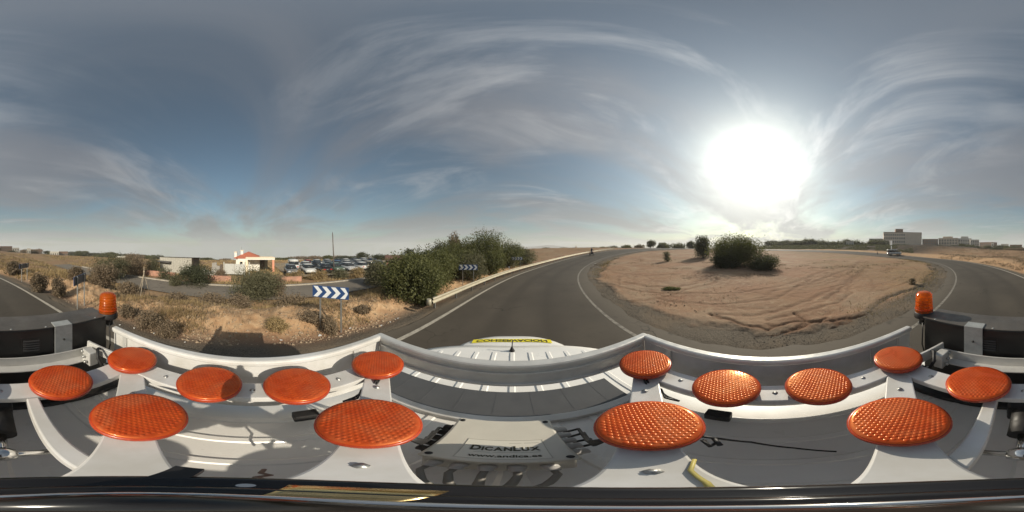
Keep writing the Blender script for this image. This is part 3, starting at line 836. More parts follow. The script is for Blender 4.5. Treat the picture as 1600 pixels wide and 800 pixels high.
bp_(wire([(0.155, 0.075, zd(0.529)), (0.12, 0.062, zd(0.529)), (0.088, 0.035, zd(0.529)), (0.06, 0.02, zd(0.529))], 0.0028), 'yellow_wire', TAPE)
STRAPM = pbr('grey_strap_paint', (0.30, 0.31, 0.305), 0.5, var=0.2, vscale=25)
# angle rail and straps that fix the tray to the sign box
ang = bp_(MB().box((-0.44, -0.705, zd(0.600)), (0.405, -0.698, zd(0.540))), 'angle_rail', ALU, bevel=0.002)
MB().box((-0.44, -0.698, zd(0.600)), (0.405, -0.650, zd(0.592))).build('flange', ALU, ang, bevel=0.002)
for x in (-0.292, 0.228):
    st = bp_(MB().box((x - 0.044, -0.7115, zd(0.60)), (x + 0.044, -0.7065, zd(0.378))), 'strap', STRAPM, bevel=0.001)
    MB().box((x - 0.044, -0.765, zd(0.384)), (x + 0.044, -0.7115, zd(0.379))).build('strap_flap', STRAPM, st, bevel=0.001)
    for dx, d in ((0.0, 0.46), (-0.03, 0.575), (0.03, 0.575)):
        MB().lathe([(0.001, -0.001), (0.006, -0.001), (0.006, 0.003), (0.001, 0.004)], (x + dx, -0.7045, zd(d)), 8, axis='y').build('screw', DARKBAR, st)

# control box
cbm = pbr('ivory_plastic', (0.56, 0.535, 0.46), 0.42, var=0.08, vscale=12)
box = thing('control_box', (-0.02 * 0.935, 0.31 * 0.935, H - 0.85 * 0.935), 'ivory plastic control box with DICANLUX sticker and cable glands', 'control box')
CB = Vector((-0.02, 0.31, zd(0.85)))
KB = 0.645 / 0.69
def cb(mb, name, mat, parent=None, bevel=0.0):
    o = mb.build(name, mat, parent if parent else box, bevel=bevel)
    if parent is None: o.location = -CB
    return o
cb(MB().box((-0.133, 0.212, zd(0.85)), (0.092, 0.410, zd(0.715))), 'case', cbm, bevel=0.006)
lid = cb(MB().box((-0.138, 0.207, zd(0.712)), (0.097, 0.415, zd(0.690))), 'lid', cbm, bevel=0.006)
for x in (-0.124, 0.083):
    for y in (0.221, 0.401):
        MB().lathe([(0.007, zd(0.6905)), (0.007, zd(0.6885)), (0.004, zd(0.6880))], (x, y, 0), 10).build('screw', DARKBAR, lid)
STK = pbr('sticker', (0.60, 0.58, 0.50), 0.5)
FRM = pbr('sticker_line', (0.34, 0.32, 0.27), 0.5)
stk = MB().box((-0.085, 0.222, zd(0.6905)), (0.058, 0.312, zd(0.6895))).build('sticker', STK, lid)
for lo, hi in (((-0.085, 0.222), (0.058, 0.2232)), ((-0.085, 0.3108), (0.058, 0.312)), ((-0.085, 0.2233), (-0.0838, 0.3107)), ((0.0568, 0.2233), (0.058, 0.3107))):
    MB().box((*lo, zd(0.6894)), (*hi, zd(0.6888))).build('border_line', FRM, stk)
def letter(body, size, x, y, wx=1.0, hy=1.0, bold=0.0, mat=INK):
    me = bold_text(body, size, wx, hy, bold); me.transform(Matrix.Translation((x, y, zd(0.6885))))
    return link('lettering', me, mat, stk)
def row(items, x0, x1, ybase):
    """set words of different size on one baseline between x0 and x1"""
    ms = []; tot = 0.0; gap = 0.0026
    for body, size, bold in items:
        me = bold_text(body, size, 1.25, 1.0, bold)
        xs_ = [v.co.x for v in me.vertices]; ys_ = [v.co.y for v in me.vertices]
        ms.append((me, min(xs_), max(xs_), min(ys_))); tot += max(xs_) - min(xs_)
    tot += gap * (len(ms) - 1); k = (x1 - x0) / tot; x = x0
    for me, a, b, c in ms:
        for v in me.vertices: v.co = (x + (v.co.x - a) * k, ybase + (v.co.y - c), v.co.z + zd(0.6885))
        link('lettering', me, INK, stk); x += (b - a + gap) * k
row([('D', 0.031, 0.0009), ('I', 0.0235, 0.0008), ('C', 0.0235, 0.0008), ('A', 0.0235, 0.0008), ('N', 0.0235, 0.0008), ('L', 0.031, 0.0009), ('U', 0.0235, 0.0008), ('X', 0.0235, 0.0008)], -0.070, 0.047, 0.2615)
row([('www.andica.es', 0.0165, 0.0003)], -0.066, 0.044, 0.2315)
for x0, x1, y in ((-0.062, -0.035, 0.2535), (-0.03, 0.045, 0.2535), (-0.005, 0.018, 0.298), (0.022, 0.05, 0.298)):
    MB().box((x0, y, zd(0.6894)), (x1, y + 0.0012, zd(0.6888))).build('print_line', FRM, stk)
GLAND = pbr('grey_gland', (0.42, 0.41, 0.39), 0.4)
CABL = pbr('grey_cable', (0.20, 0.19, 0.165), 0.55)
for k, x in enumerate((-0.105, -0.068, -0.031, 0.006, 0.048)):
    g = cb(MB().lathe([(0.008, -0.030), (0.0105, -0.027), (0.0105, -0.015), (0.0130, -0.014), (0.0130, -0.003), (0.010, 0.0)], (x, 0.211, zd(0.745)), 12, axis='y'), 'cable_gland', GLAND)
    tx = -0.035 + 0.008 * k
    MB().tube([(x, 0.183, zd(0.745)), (x, 0.165, zd(0.747)), (x * 0.6 + tx * 0.4, 0.125, zd(0.755)), (tx, 0.085, zd(0.78)), (tx * 0.8, 0.03, zd(0.83))], 0.0052, 8).build('cable', CABL, g)
for k in range(5):
    y = 0.255 + 0.031 * k
    g = cb(MB().lathe([(0.012, 0.0), (0.0165, 0.004), (0.0165, 0.018), (0.0125, 0.020), (0.0125, 0.034), (0.009, 0.038)], (0.0925, y, zd(0.742)), 12, axis='x'), 'cable_gland', GLAND)
    g2 = cb(MB().lathe([(0.009, -0.034), (0.0125, -0.03), (0.0125, -0.018), (0.0165, -0.016), (0.0165, -0.004), (0.012, 0.0)], (-0.1335, y, zd(0.742)), 12, axis='x'), 'cable_gland', BLACKP)

box.scale = (0.935, 0.935, 0.935)
bp_(MB().box((-0.10, 0.22, zd(0.858)), (0.065, 0.36, zd(0.7955))), 'box_pedestal', BW, bevel=0.004)
# black sign box across the back with the two beacons
sbm = pbr('weathered_black_box', (0.095, 0.085, 0.074), 0.5, var=0.35, vscale=6, bump=0.1, bscale=60)
sgn = thing('sign_box', (-0.02, -0.79, 1.9), 'long black sign box across the rear of the pickup roof', 'sign box')
SB = Vector((-0.02, -0.79, 1.9))
def sb(mb, name, mat, parent=None, bevel=0.0):
    o = mb.build(name, mat, parent if parent else sgn, bevel=bevel)
    if parent is None: o.location = -SB
    return o
sb(MB().box((-0.555, -0.882, zd(0.80)), (0.508, -0.722, zd(0.388))), 'case', DARKBAR, bevel=0.008)
lidb = sb(MB().box((-0.559, -0.886, zd(0.3885)), (0.512, -0.718, zd(0.3835))), 'top_cover', sbm, bevel=0.003)
for x in (-0.48, -0.21, -0.05, 0.14, 0.44):
    MB().lathe([(0.006, zd(0.384)), (0.005, zd(0.3815))], (x, -0.727, 0), 8).build('rivet', STEEL, lidb)
VENT = pbr('vent_grille', (0.05, 0.049, 0.05), 0.45)
for x0 in (-0.185, 0.118):
    v_ = sb(MB().box((x0, -0.7225, zd(0.52)), (x0 + 0.09, -0.7195, zd(0.44))), 'vent_plate', DARKBAR)
    for q in range(5):
        MB().bar((x0 + 0.008, -0.7175, zd(0.45 + 0.014 * q)), (x0 + 0.082, -0.7175, zd(0.45 + 0.014 * q)), 0.006, 0.007).build('louvre', VENT, v_)
def amber_beacon():
    m = bpy.data.materials.new('amber_beacon_plastic'); m.use_nodes = True
    t = NT(m.node_tree); p = t.n['Principled BSDF']
    p.inputs['Base Color'].default_value = (0.95, 0.22, 0.012, 1); p.inputs['Roughness'].default_value = 0.08; p.inputs['Transmission Weight'].default_value = 0.75
    p.inputs['IOR'].default_value = 1.45
    tr = t.add('ShaderNodeBsdfTranslucent'); tr.inputs[0].default_value = (1.0, 0.30, 0.02, 1)
    mx = t.add('ShaderNodeMixShader'); mx.inputs[0].default_value = 0.30
    o = [x for x in t.n if x.type == 'OUTPUT_MATERIAL'][0]
    t.link(p.outputs[0], mx.inputs[1]); t.link(tr.outputs[0], mx.inputs[2]); t.link(mx.outputs[0], o.inputs[0])
    return m
AMB = amber_beacon()
def beacon(loc, label):
    b = thing('beacon_light', loc, label, 'beacon', 'amber beacons on the sign box')
    MB().lathe([(0.030, -0.045), (0.030, -0.004), (0.058, 0.0), (0.060, 0.010), (0.056, 0.030), (0.053, 0.036)], n=28).build('base', BLACKP, b)
    prof = []
    for k in range(29):
        z = 0.036 + 0.118 * k / 28
        r = 0.0525 - 0.006 * k / 28 + 0.0018 * math.cos(k * math.pi / 2.0)
        if k > 23: r *= math.sqrt(max(0.0, 1 - ((k - 23) / 5.2) ** 2)) * 0.45 + 0.55 if k < 28 else 0.55
        prof.append((r, z))
    prof += [(0.018, 0.1555), (0.002, 0.156)]
    MB().lathe(prof, n=28).build('dome', AMB, b)
    MB().lathe([(0.050, 0.050), (0.0545, 0.051), (0.0545, 0.056), (0.050, 0.057)], n=28).build('dome_ring', AMB, b)
    MB().lathe([(0.020, 0.036), (0.020, 0.08), (0.030, 0.085), (0.030, 0.12), (0.012, 0.13)], n=16).build('reflector', STEEL, b)
    return b
bl = beacon((-0.588, -0.755, zd(0.415)), 'amber beacon on the left end of the black sign box, beside the lit tray wall')
br = beacon((0.548, -0.778, zd(0.407)), 'amber beacon on the right end of the black sign box, nearer the island')
for b_, s_ in ((bl, -1), (br, 1)):
    MB().tube([(-s_ * 0.012, 0.03, -0.02), (-s_ * 0.03, 0.055, -0.07), (-s_ * 0.03, 0.06, -0.16), (-s_ * 0.045, 0.06, -0.22)], 0.004, 6).build('cable', BLACKP, b_)
    MB().box((-0.03, -0.02, -0.055), (0.03, 0.02, -0.040)).build('bracket', STEEL, b_, bevel=0.002)

# camera stand at the foot of the lens
cst = thing('camera_stand', (0, 0, zd(0.536)), 'glossy black round camera mount directly below the viewpoint', 'camera mount')
GLB = pbr('gloss_black', (0.012, 0.0105, 0.010), 0.16, spec=0.6, var=0.2, vscale=30)
def cs(mb, name, mat):
    o = mb.build(name, mat, cst); o.location = (-0.0065, -0.0065, -zd(0.536)); return o
cs(MB().lathe([(0.030, zd(0.536)), (0.030, zd(0.30)), (0.046, zd(0.285)), (0.048, zd(0.262)), (0.0455, zd(0.252)), (0.040, zd(0.2495)), (0.033, zd(0.2505)), (0.030, zd(0.248))], n=56), 'post', GLB)
cs(MB().lathe([(0.0285, zd(0.2475)), (0.0285, zd(0.238)), (0.0262, zd(0.2335)), (0.022, zd(0.2322)), (0.020, zd(0.2330))], n=56), 'collar', GLB)
cs(MB().lathe([(0.0172, zd(0.2335)), (0.0172, zd(0.221)), (0.0160, zd(0.2192)), (0.0140, zd(0.2192))], n=48), 'ring', CHROME)
cs(MB().lathe([(0.0132, zd(0.2200)), (0.0125, zd(0.200)), (0.009, zd(0.192)), (0.001, zd(0.188))], n=40), 'camera_foot', GLB)

GLINT = pbr('glint_plate', (0.80, 0.58, 0.28), 0.24, metal=1.0, var=0.2, vscale=60)  # added gold arc imitating the sun's reflection on the camera mount
vs = []; fs = []
for q in range(13):
    a = R(-66 + 58 * q / 12)
    for r_, d in ((0.0170, 0.2270), (0.0350, 0.2410)):
        vs.append((r_ * math.sin(a), r_ * math.cos(a), zd(d)))
    for r_, d in ((0.0170, 0.2290), (0.0350, 0.2430)):
        vs.append((r_ * math.sin(a), r_ * math.cos(a), zd(d)))
for q in range(12):
    b = 4 * q
    fs += [(b, b + 1, b + 5, b + 4), (b + 2, b + 3, b + 7, b + 6), (b, b + 2, b + 6, b + 4), (b + 1, b + 3, b + 7, b + 5)]
fs += [(0, 1, 3, 2), (48, 49, 51, 50)]
cs(MB().poly(vs, fs, True), 'glint_plate', GLINT)
cs(MB().lathe([(0.0026, zd(0.2510)), (0.0026, zd(0.2478))], (-0.033, 0.004, 0), 14), 'screw_head', CHROME)
cs(MB().box((-0.056, -0.027, zd(0.268)), (-0.030, -0.014, zd(0.2505))), 'clip', BLACKP)
for x, y in ((-0.36, 0.33), (-0.12, 0.09), (0.34, 0.32), (0.10, 0.085), (-0.33, -0.31), (0.33, -0.345), (-0.470, -0.01), (-0.470, 0.26), (0.455, 0.27), (0.455, -0.02), (0.455, -0.30), (-0.470, -0.29), (0.0, -0.466), (0.30, -0.467)):
    bp_(MB().lathe([(0.0095, zd(0.5335)), (0.0095, zd(0.5310)), (0.006, zd(0.5305)), (0.006, zd(0.5275)), (0.001, zd(0.5270))], (x, y, 0), 6), 'bolt', STEEL)

# ------------------------------------------------------------------ road furniture
def ring_pt(phi, r, dz=0.0):
    p = R(phi); x = CX - r * math.cos(p); y = CY + r * math.sin(p)
    return Vector((x, y, float(zbase(x, y)) + dz))
def gz(x, y): return float(zground(np.array([x]), np.array([y]))[0])

GALV = pbr('dull_galvanised', (0.44, 0.40, 0.30), 0.5, metal=0.25, var=0.2, vscale=3)
rail_t = thing('guardrail', ring_pt(9.0, 40.8), 'pale steel guardrail curving along the outer edge of the road', 'guardrail')
RT = rail_t.location.copy()
wprof = [(0.0, 0.0), (0.045, -0.03), (0.045, -0.075), (0.0, -0.125), (0.0, -0.165), (0.045, -0.215), (0.045, -0.26), (0.0, -0.29)]
phis = np.arange(8.6, 84, 5.4)
for q in range(len(phis) - 1):
    mb = MB(); vs = []; fs = []; K = 6; n = len(wprof)
    for a in range(K + 1):
        ph = phis[q] + (phis[q + 1] - phis[q]) * a / K
        for side in (0, 1):
            for ox, oz in wprof:
                p = ring_pt(ph, 40.80 - ox + side * 0.012, 0.52 + oz) - RT
                vs.append(p)
    for a in range(K):
        for sgn_ in (0, 1):
            for b in range(n - 1):
                i0 = a * 2 * n + sgn_ * n + b
                fs.append((i0, i0 + 1, i0 + 2 * n + 1, i0 + 2 * n))
        for b in (0, n - 1):
            i0 = a * 2 * n + b; fs.append((i0, i0 + n, i0 + 3 * n, i0 + 2 * n))
    mb.poly(vs, fs, True).build('beam', GALV, rail_t)
for ph in np.arange(9.0, 84, 2.7):
    a = ring_pt(ph, 40.90, 0.50) - RT
    MB().box((a.x - 0.05, a.y - 0.03, a.z - 0.75), (a.x + 0.05, a.y + 0.03, a.z)).build('post', STEEL, rail_t)
for s_ in (0,):
    e = ring_pt(8.3, 40.83, 0.52) - RT
    MB().lathe([(0.10, -0.29), (0.11, -0.15), (0.10, 0.0)], (e.x, e.y, e.z), 12).build('end_cap', GALV, rail_t)

BLUE = pbr('blue_sign_film', (0.030, 0.072, 0.195), 0.35, var=0.1)
SIGNW = pbr('white_sign_film', (0.74, 0.76, 0.78), 0.35)
SIGNB = pbr('sign_back_metal', (0.10, 0.10, 0.105), 0.55, metal=0.3)
def chevron_sign(c, ang, label, ztop=1.47, w=1.44, h=0.40, deep=None):
    """panel along direction ang (degrees), face on the right-hand side of that direction"""
    c = Vector(c)
    zg = gz(c.x, c.y)
    t = thing('chevron_sign', (c.x, c.y, zg), label, 'road sign', 'blue and white chevron signs along the bend', R(ang))
    zt = ztop - zg
    pn = MB().box((-w / 2, -0.012, zt - h), (w / 2, 0.012, zt)).build('panel', BLUE, t, bevel=0.004)
    MB().box((-w / 2 + 0.01, 0.0125, zt - h + 0.01), (w / 2 - 0.01, 0.016, zt - 0.01)).build('back_plate', SIGNB, pn)
    st = w / 4
    for k in range(4):
        x = -w / 2 + st * k + 0.035; a = st * 0.50; dx = h * 0.42
        pts = [(x, zt - 0.02), (x + a, zt - 0.02), (x + a + dx, zt - h / 2), (x + a, zt - h + 0.02), (x, zt - h + 0.02), (x + dx, zt - h / 2)]
        pts = [(min(p[0], w / 2 - 0.02), p[1]) for p in pts]
        fr = [(p[0], -0.0150, p[1]) for p in pts]; bk = [(p[0], -0.0125, p[1]) for p in pts]
        fs = [(0, 1, 2, 5), (5, 2, 3, 4)] + [tuple(v + 6 for v in f) for f in ((0, 1, 2, 5), (5, 2, 3, 4))] + [(q, (q + 1) % 6, 6 + (q + 1) % 6, 6 + q) for q in range(6)]
        MB().poly(fr + bk, fs).build('chevron', SIGNW, pn)
    for x in (-w * 0.29, w * 0.29):
        MB().box((x - 0.025, 0.018, -0.4), (x + 0.025, 0.068, zt - 0.02)).build('post', STEEL, t, bevel=0.004)
    return t
chevron_sign((-4.75, 2.32), 45, 'nearest blue and white chevron sign, on two posts in the orange verge', w=1.24)
c2_ = ring_pt(16.3, 42.0); chevron_sign(c2_, 10, 'blue and white chevron sign in front of the tall green shrubs, behind the guardrail')
c3_ = ring_pt(30.6, 42.2); chevron_sign(c3_, -3, 'farthest small chevron sign at the right end of the green shrubs', 1.55)
c4_ = Vector((-3.62, -6.75, 0)); chevron_sign(c4_, 39, 'dark back of a chevron sign beside the left amber beacon')
c5_ = ring_pt(-20.0, 41.6); chevron_sign(c5_, 47, 'dark back of a chevron sign at the far left picture edge', 1.40)

# ------------------------------------------------------------------ vegetation
def leaf_cloud(lobes, n, size, seed, shell=0.45, clump=0.27, per=12, upbias=0.35):
    g = np.random.default_rng(seed)
    lob = np.array(lobes, dtype=float); vol = (lob[:, 3] * lob[:, 4] * lob[:, 5]) ** (2 / 3)
    nc = max(4, n // per)
    li = g.choice(len(lob), nc, p=vol / vol.sum())
    d = g.normal(size=(nc, 3)); d /= np.linalg.norm(d, axis=1)[:, None]
    rad_ = (shell ** 3 + (1 - shell ** 3) * g.random(nc)) ** (1 / 3) * (0.90 + 0.22 * g.random(nc))
    cen = lob[li, :3] + d * lob[li, 3:6] * rad_[:, None]
    ctint = g.random(nc)
    ci = np.repeat(np.arange(nc), per); m = len(ci)
    off = g.normal(size=(m, 3)) * clump * lob[li, 3:6].mean(1)[ci][:, None] * 0.55
    c = cen[ci] + off
    c[:, 2] = np.maximum(c[:, 2], 0.02)
    nn = d[ci] * 0.5 + g.normal(size=(m, 3)) * 0.8; nn[:, 2] += upbias; nn /= np.linalg.norm(nn, axis=1)[:, None]
    t1 = np.cross(nn, g.normal(size=(m, 3))); t1 /= np.linalg.norm(t1, axis=1)[:, None]
    t2 = np.cross(nn, t1)
    sz = size * (0.6 + 0.8 * g.random(m))[:, None]
    a = c - t1 * sz; b = c + t2 * sz * 0.45 + nn * sz * 0.12; e = c + t1 * sz; f = c - t2 * sz * 0.45 + nn * sz * 0.12
    v = np.stack([a, b, e, f], 1).reshape(-1, 3)
    F = np.arange(m * 4).reshape(-1, 4)
    tint = np.clip(ctint[ci] * 0.65 + g.random(m) * 0.35, 0, 1)
    return v, F, np.repeat(tint, 4)
LEAF = {
    'green': leafmat('olive_green_leaves', (0.070, 0.080, 0.030), (0.170, 0.172, 0.066)),
    'dark': leafmat('dark_green_leaves', (0.040, 0.045, 0.028), (0.090, 0.098, 0.050)),
    'grey': leafmat('grey_green_leaves', (0.090, 0.088, 0.052), (0.190, 0.180, 0.105)),
    'brown': leafmat('dry_brown_twigs', (0.140, 0.105, 0.072), (0.265, 0.200, 0.130), 0.2),
    'straw': leafmat('straw', (0.22, 0.155, 0.080), (0.42, 0.31, 0.155), 0.25),
}
BARK = pbr('bark', (0.11, 0.08, 0.055), 0.9, var=0.4, vscale=6, bump=0.5)
def crown_mesh(lobes, n, size, seed, **kw):
    v, f, t = leaf_cloud(lobes, n, size, seed, **kw)
    return mesh_np('crown', v, f, {'tint': ('FLOAT', t)})
def trunk_mesh(lobes, base_r, seed, stems=1, h0=0.0):
    g = random.Random(seed); mb = MB()
    if stems == 1:
        top = max(l[2] for l in lobes)
        mid = Vector((g.uniform(-.05, .05) * top, g.uniform(-.05, .05) * top, top * 0.45))
        mb.tube([(0, 0, -0.3), (mid.x * 0.4, mid.y * 0.4, mid.z * 0.5), mid, (mid.x, mid.y, top * 0.8)], base_r, 7, base_r * 0.4)
        for l in lobes:
            e = Vector(l[:3]); s0 = mid * g.uniform(0.6, 1.0)
            mb.tube([s0, (s0 + e) / 2 + Vector((0, 0, 0.08 * top)), e], base_r * 0.5, 5, base_r * 0.12)
    else:
        for q in range(stems):
            l = lobes[q % len(lobes)]; e = Vector(l[:3]) + Vector((g.uniform(-.6, .6) * l[3], g.uniform(-.6, .6) * l[4], g.uniform(-.2, .6) * l[5]))
            s0 = Vector((l[0] * 0.3 + g.uniform(-.1, .1), l[1] * 0.3 + g.uniform(-.1, .1), -0.2))
            mb.tube([s0, (s0 + e) / 2 + Vector((g.uniform(-.1, .1), g.uniform(-.1, .1), 0.1)), e], base_r, 5, base_r * 0.25)
    return mb.mesh('trunk')
def plant(name, label, cat, loc, lobes, n, size, leaf, seed, base_r=0.06, stems=6, group=None, rz=0.0, **kw):
    t = thing(name, loc, label, cat, group, rz)
    link('crown', crown_mesh(lobes, n, size, seed, **kw), LEAF[leaf], t)
    link('stem' if stems > 1 else 'trunk', trunk_mesh(lobes, base_r, seed, stems), BARK, t)
    return t
def lobes_for(w, d, h, k, seed, low=0.0):
    """uneven set of overlapping lobes filling a w x d x h volume that stands on the ground"""
    g = random.Random(seed); L = []
    for q in range(k):
        u = (q + 0.5) / k
        a = g.uniform(0, 6.28); rr_ = math.sqrt(g.random()) * 0.62
        x = rr_ * math.cos(a) * w / 2; y = rr_ * math.sin(a) * d / 2
        ht = h * (1 - 0.55 * rr_ ** 2) * g.uniform(0.80, 1.02)
        rz = ht * g.uniform(0.26, 0.42)
        zc = g.uniform(low * h + rz, max(low * h + rz + 0.01, ht - rz))
        if q < k * 0.4: zc = ht - rz
        s = g.uniform(0.24, 0.38)
        L.append((x, y, zc, w * s, d * s, rz))
    if low == 0:
        for q in range(3):
            a = q * 2.1 + g.uniform(0, 1); L.append((math.cos(a) * w * 0.16, math.sin(a) * d * 0.16, h * 0.20, w * 0.34, d * 0.34, h * 0.22))
    L.append((0, 0, h * (0.45 + low * 0.4), w * 0.36, d * 0.36, h * 0.40 * (1 - low * 0.5)))
    return L
def at_px(px, r):
    p = P(px, r); p.z = gz(p.x, p.y)
    rc_ = math.hypot(p.x - CX, p.y - CY)
    if rc_ < 31: p.z = float(zbase(p.x, p.y)) + 0.01 + 0.25 * float(sst(30, 12, rc_))
    return p
GB = 'tall green shrubs behind the guardrail'
def shrub(px, r, wpx, ytop, leaf, label, n, size, seed, k=8, name='shrub', depth=1.0, group=None, stems=7, base_r=0.035, low=0.0, cat='shrub', **kw):
    p = at_px(px, r); boost = 1.20 if group == GB else 1.05
    w = 2.08 * r * math.tan(R(wpx * 0.225 / 2)); h = boost * (zat(ytop, r) - p.z)
    return plant(name, label, cat, p, lobes_for(w, w * depth, h, k, seed, low), n, size, leaf, seed, base_r, stems, group, azi(px) * -1, **kw)

shrub(642, 9.0, 90, 402, 'green', 'nearest dense green shrub at the start of the guardrail', 26000, 0.055, 11, 12, depth=1.1, group=GB)
shrub(672, 10.8, 72, 388, 'green', 'olive green shrub rising just behind the nearest dense shrub', 17000, 0.060, 12, 10, group=GB)
shrub(702, 15.5, 78, 381, 'green', 'broad green shrub below the brown conical tree', 16000, 0.068, 13, 10, group=GB)
shrub(757, 18.5, 62, 364, 'green', 'tallest green shrub, top of the mass behind the guardrail', 16000, 0.080, 14, 11, group=GB)
shrub(727, 17.5, 54, 379, 'green', 'rounded green shrub behind the middle chevron sign', 10000, 0.075, 15, 8, group=GB)
shrub(793, 23.5, 52, 377, 'green', 'sloping green shrub right of the tallest one', 12000, 0.085, 16, 9, group=GB)
shrub(818, 27.0, 34, 388, 'grey', 'low olive shrub ending the mass by the farthest chevron sign', 7000, 0.09, 17, 8, group=GB)
shrub(690, 13.2, 44, 396, 'green', 'low dense shrub between the nearest shrub and the middle chevron sign', 9000, 0.065, 150, 8, group=GB)
shrub(768, 17.5, 44, 390, 'green', 'low dense shrub at the foot of the tallest green shrub', 9000, 0.075, 151, 8, group=GB)
shrub(664, 8.3, 46, 412, 'green', 'low green shrub spilling towards the end of the guardrail', 9000, 0.055, 152, 8, group=GB)
shrub(738, 14.6, 56, 394, 'grey', 'low olive shrub right behind the posts of the middle chevron sign', 9000, 0.07, 153, 8, group=GB)
shrub(622, 9.6, 40, 422, 'dark', 'dark shrub at the left foot of the green mass', 8000, 0.055, 154, 8, group=GB)
shrub(711, 19.0, 22, 352, 'brown', 'brown conical tree standing above the green shrubs', 7000, 0.09, 18, 8, name='cypress_tree', stems=1, base_r=0.10, cat='tree')
shrub(640, 22.0, 30, 381, 'dark', 'dark round tree left of the green shrub mass', 7000, 0.10, 19, 8, name='round_tree', stems=1, base_r=0.10, cat='tree')
shrub(682, 19.5, 40, 374, 'grey', 'grey green treetop left of the brown conical tree', 8000, 0.09, 20, 8, name='round_tree', stems=1, base_r=0.10, cat='tree')
shrub(587, 17.4, 40, 405, 'grey', 'grey green bush left of the pink ruined building', 10000, 0.075, 21, 8, name='bush')
shrub(398, 12.8, 76, 411, 'grey', 'loose grey green bush in front of the house carport', 16000, 0.055, 22, 10, name='bush', clump=0.3)
shrub(433, 13.2, 26, 424, 'brown', 'thin brown bush against the right flank of the large bush', 4500, 0.05, 122, 6, name='bush')
shrub(304, 17.6, 60, 411, 'dark', 'dark bush before the grey plank shed and pink wall', 9000, 0.07, 23, 9, name='bush')
shrub(273, 17.2, 22, 424, 'grey', 'small grey bush left of the dark bush at the shed', 3000, 0.06, 24, 6, name='bush')
shrub(161, 12.5, 46, 407, 'brown', 'dark dry shrub behind the left amber beacon', 11000, 0.055, 25, 9, name='dry_shrub')
shrub(171, 21.0, 62, 396, 'grey', 'grey green scrub clump above the dark dry shrub', 8000, 0.085, 26, 8, name='scrub')
shrub(208, 24.0, 46, 396, 'brown', 'brown leafless scrub left of the grey plank shed', 8000, 0.08, 27, 8, name='scrub')
shrub(238, 26.0, 26, 400, 'grey', 'pale grey scrub at the left corner of the shed', 4000, 0.09, 28, 7, name='scrub')
for q, (px, r, w, yt, lf, lb) in enumerate([(462, 21.5, 30, 419, 'straw', 'dry straw hedge before the left end of the car park'), (497, 21.5, 34, 421, 'straw', 'dry straw hedge before the middle of the car park'),
        (533, 22.0, 30, 417, 'grey', 'grey weed clump at the foot of the utility pole'), (556, 22.5, 28, 416, 'straw', 'dry straw hedge before the right end of the car park'), (256, 20.5, 26, 414, 'grey', 'grey bush at the left end of the first pink wall'),
        (345, 22.0, 22, 420, 'brown', 'brown bush before the broken block wall'), (612, 14.5, 22, 414, 'brown', 'reddish brown bush below the pink ruined building')]):
    shrub(px, r, w, yt, lf, lb, 3500, 0.06, 170 + q, 6, name='hedge_clump', depth=0.6)
# island
shrub(1150, 24.0, 76, 364, 'green', 'large olive green tree on the roundabout island', 26000, 0.10, 31, 12, name='island_tree', stems=9, base_r=0.08, cat='tree')
shrub(1126, 24.6, 26, 366, 'green', 'slim side stem crown at the left of the large island tree', 4500, 0.09, 131, 5, name='island_tree', stems=3, cat='tree')
shrub(1193, 19.6, 52, 398, 'dark', 'dark low bush at the right foot of the large island tree', 13000, 0.065, 32, 9, name='bush')
shrub(1133, 21.5, 40, 399, 'dark', 'dark undergrowth at the left foot of the large island tree', 9000, 0.075, 33, 8, name='bush')
shrub(1099, 36.0, 28, 365, 'dark', 'dark conical tree left of the large island tree', 9000, 0.12, 34, 8, name='conical_tree', stems=1, base_r=0.12, cat='tree')
shrub(1043, 29.0, 13, 390, 'grey', 'small lone bush on the open island dirt', 2200, 0.07, 35, 5, name='bush')
shrub(1050, 10.6, 28, 449, 'green', 'flat patch of green weeds between the tyre tracks', 3500, 0.030, 36, 6, name='weed_patch', depth=0.5)
shrub(1426, 12.2, 14, 434, 'brown', 'small brown tuft near the right rear edge of the island', 1500, 0.03, 37, 5, name='dry_tuft')

# dry clumps along the left verge
VG = 'dry clumps on the left verge'
for q, (px, r, w, yt, lf, lb) in enumerate([
    (232, 5.6, 44, 480, 'brown', 'grey brown clump right below the left amber beacon'),
    (199, 6.6, 28, 476, 'brown', 'brown clump just right of the left amber beacon'),
    (262, 4.9, 36, 500, 'brown', 'low dark clump above the tray rail left of the shadow'),
    (432, 5.2, 34, 497, 'straw', 'yellow green grass tuft left of the nearest chevron sign'),
    (490, 5.7, 36, 486, 'brown', 'dry clump at the left post of the nearest chevron sign'),
    (517, 5.1, 24, 492, 'brown', 'dry clump between the posts of the nearest chevron sign'),
    (568, 6.6, 22, 477, 'brown', 'small brown clump right of the nearest chevron sign'),
    (60, 10.5, 26, 425, 'brown', 'purple brown clump left of the beacon beside the road'),
    (92, 9.6, 22, 428, 'brown', 'brown clump left of the nearer sign back'),
    (22, 17.5, 26, 406, 'brown', 'low clump behind the farther sign back'),
    (118, 13.0, 26, 415, 'brown', 'brown scrub above the nearer sign back'),
    (200, 10.6, 34, 440, 'brown', 'dry bush below the grassy strip left of the wooden tripod'),
    (330, 9.2, 50, 458, 'brown', 'wide strip of grey scrub above the orange bank, left part'),
    (375, 9.0, 44, 460, 'brown', 'wide strip of grey scrub above the orange bank, middle part'),
    (455, 8.8, 46, 459, 'brown', 'wide strip of grey scrub above the orange bank, right part'),
    (278, 9.6, 40, 458, 'brown', 'grey scrub strip below the wooden tripod'),
]):
    shrub(px, r, w, yt, lf, lb, 3800, 0.030 * r / 6, 60 + q, 7, name='dry_clump', group=VG, stems=9, base_r=0.006, clump=0.34, upbias=0.1)

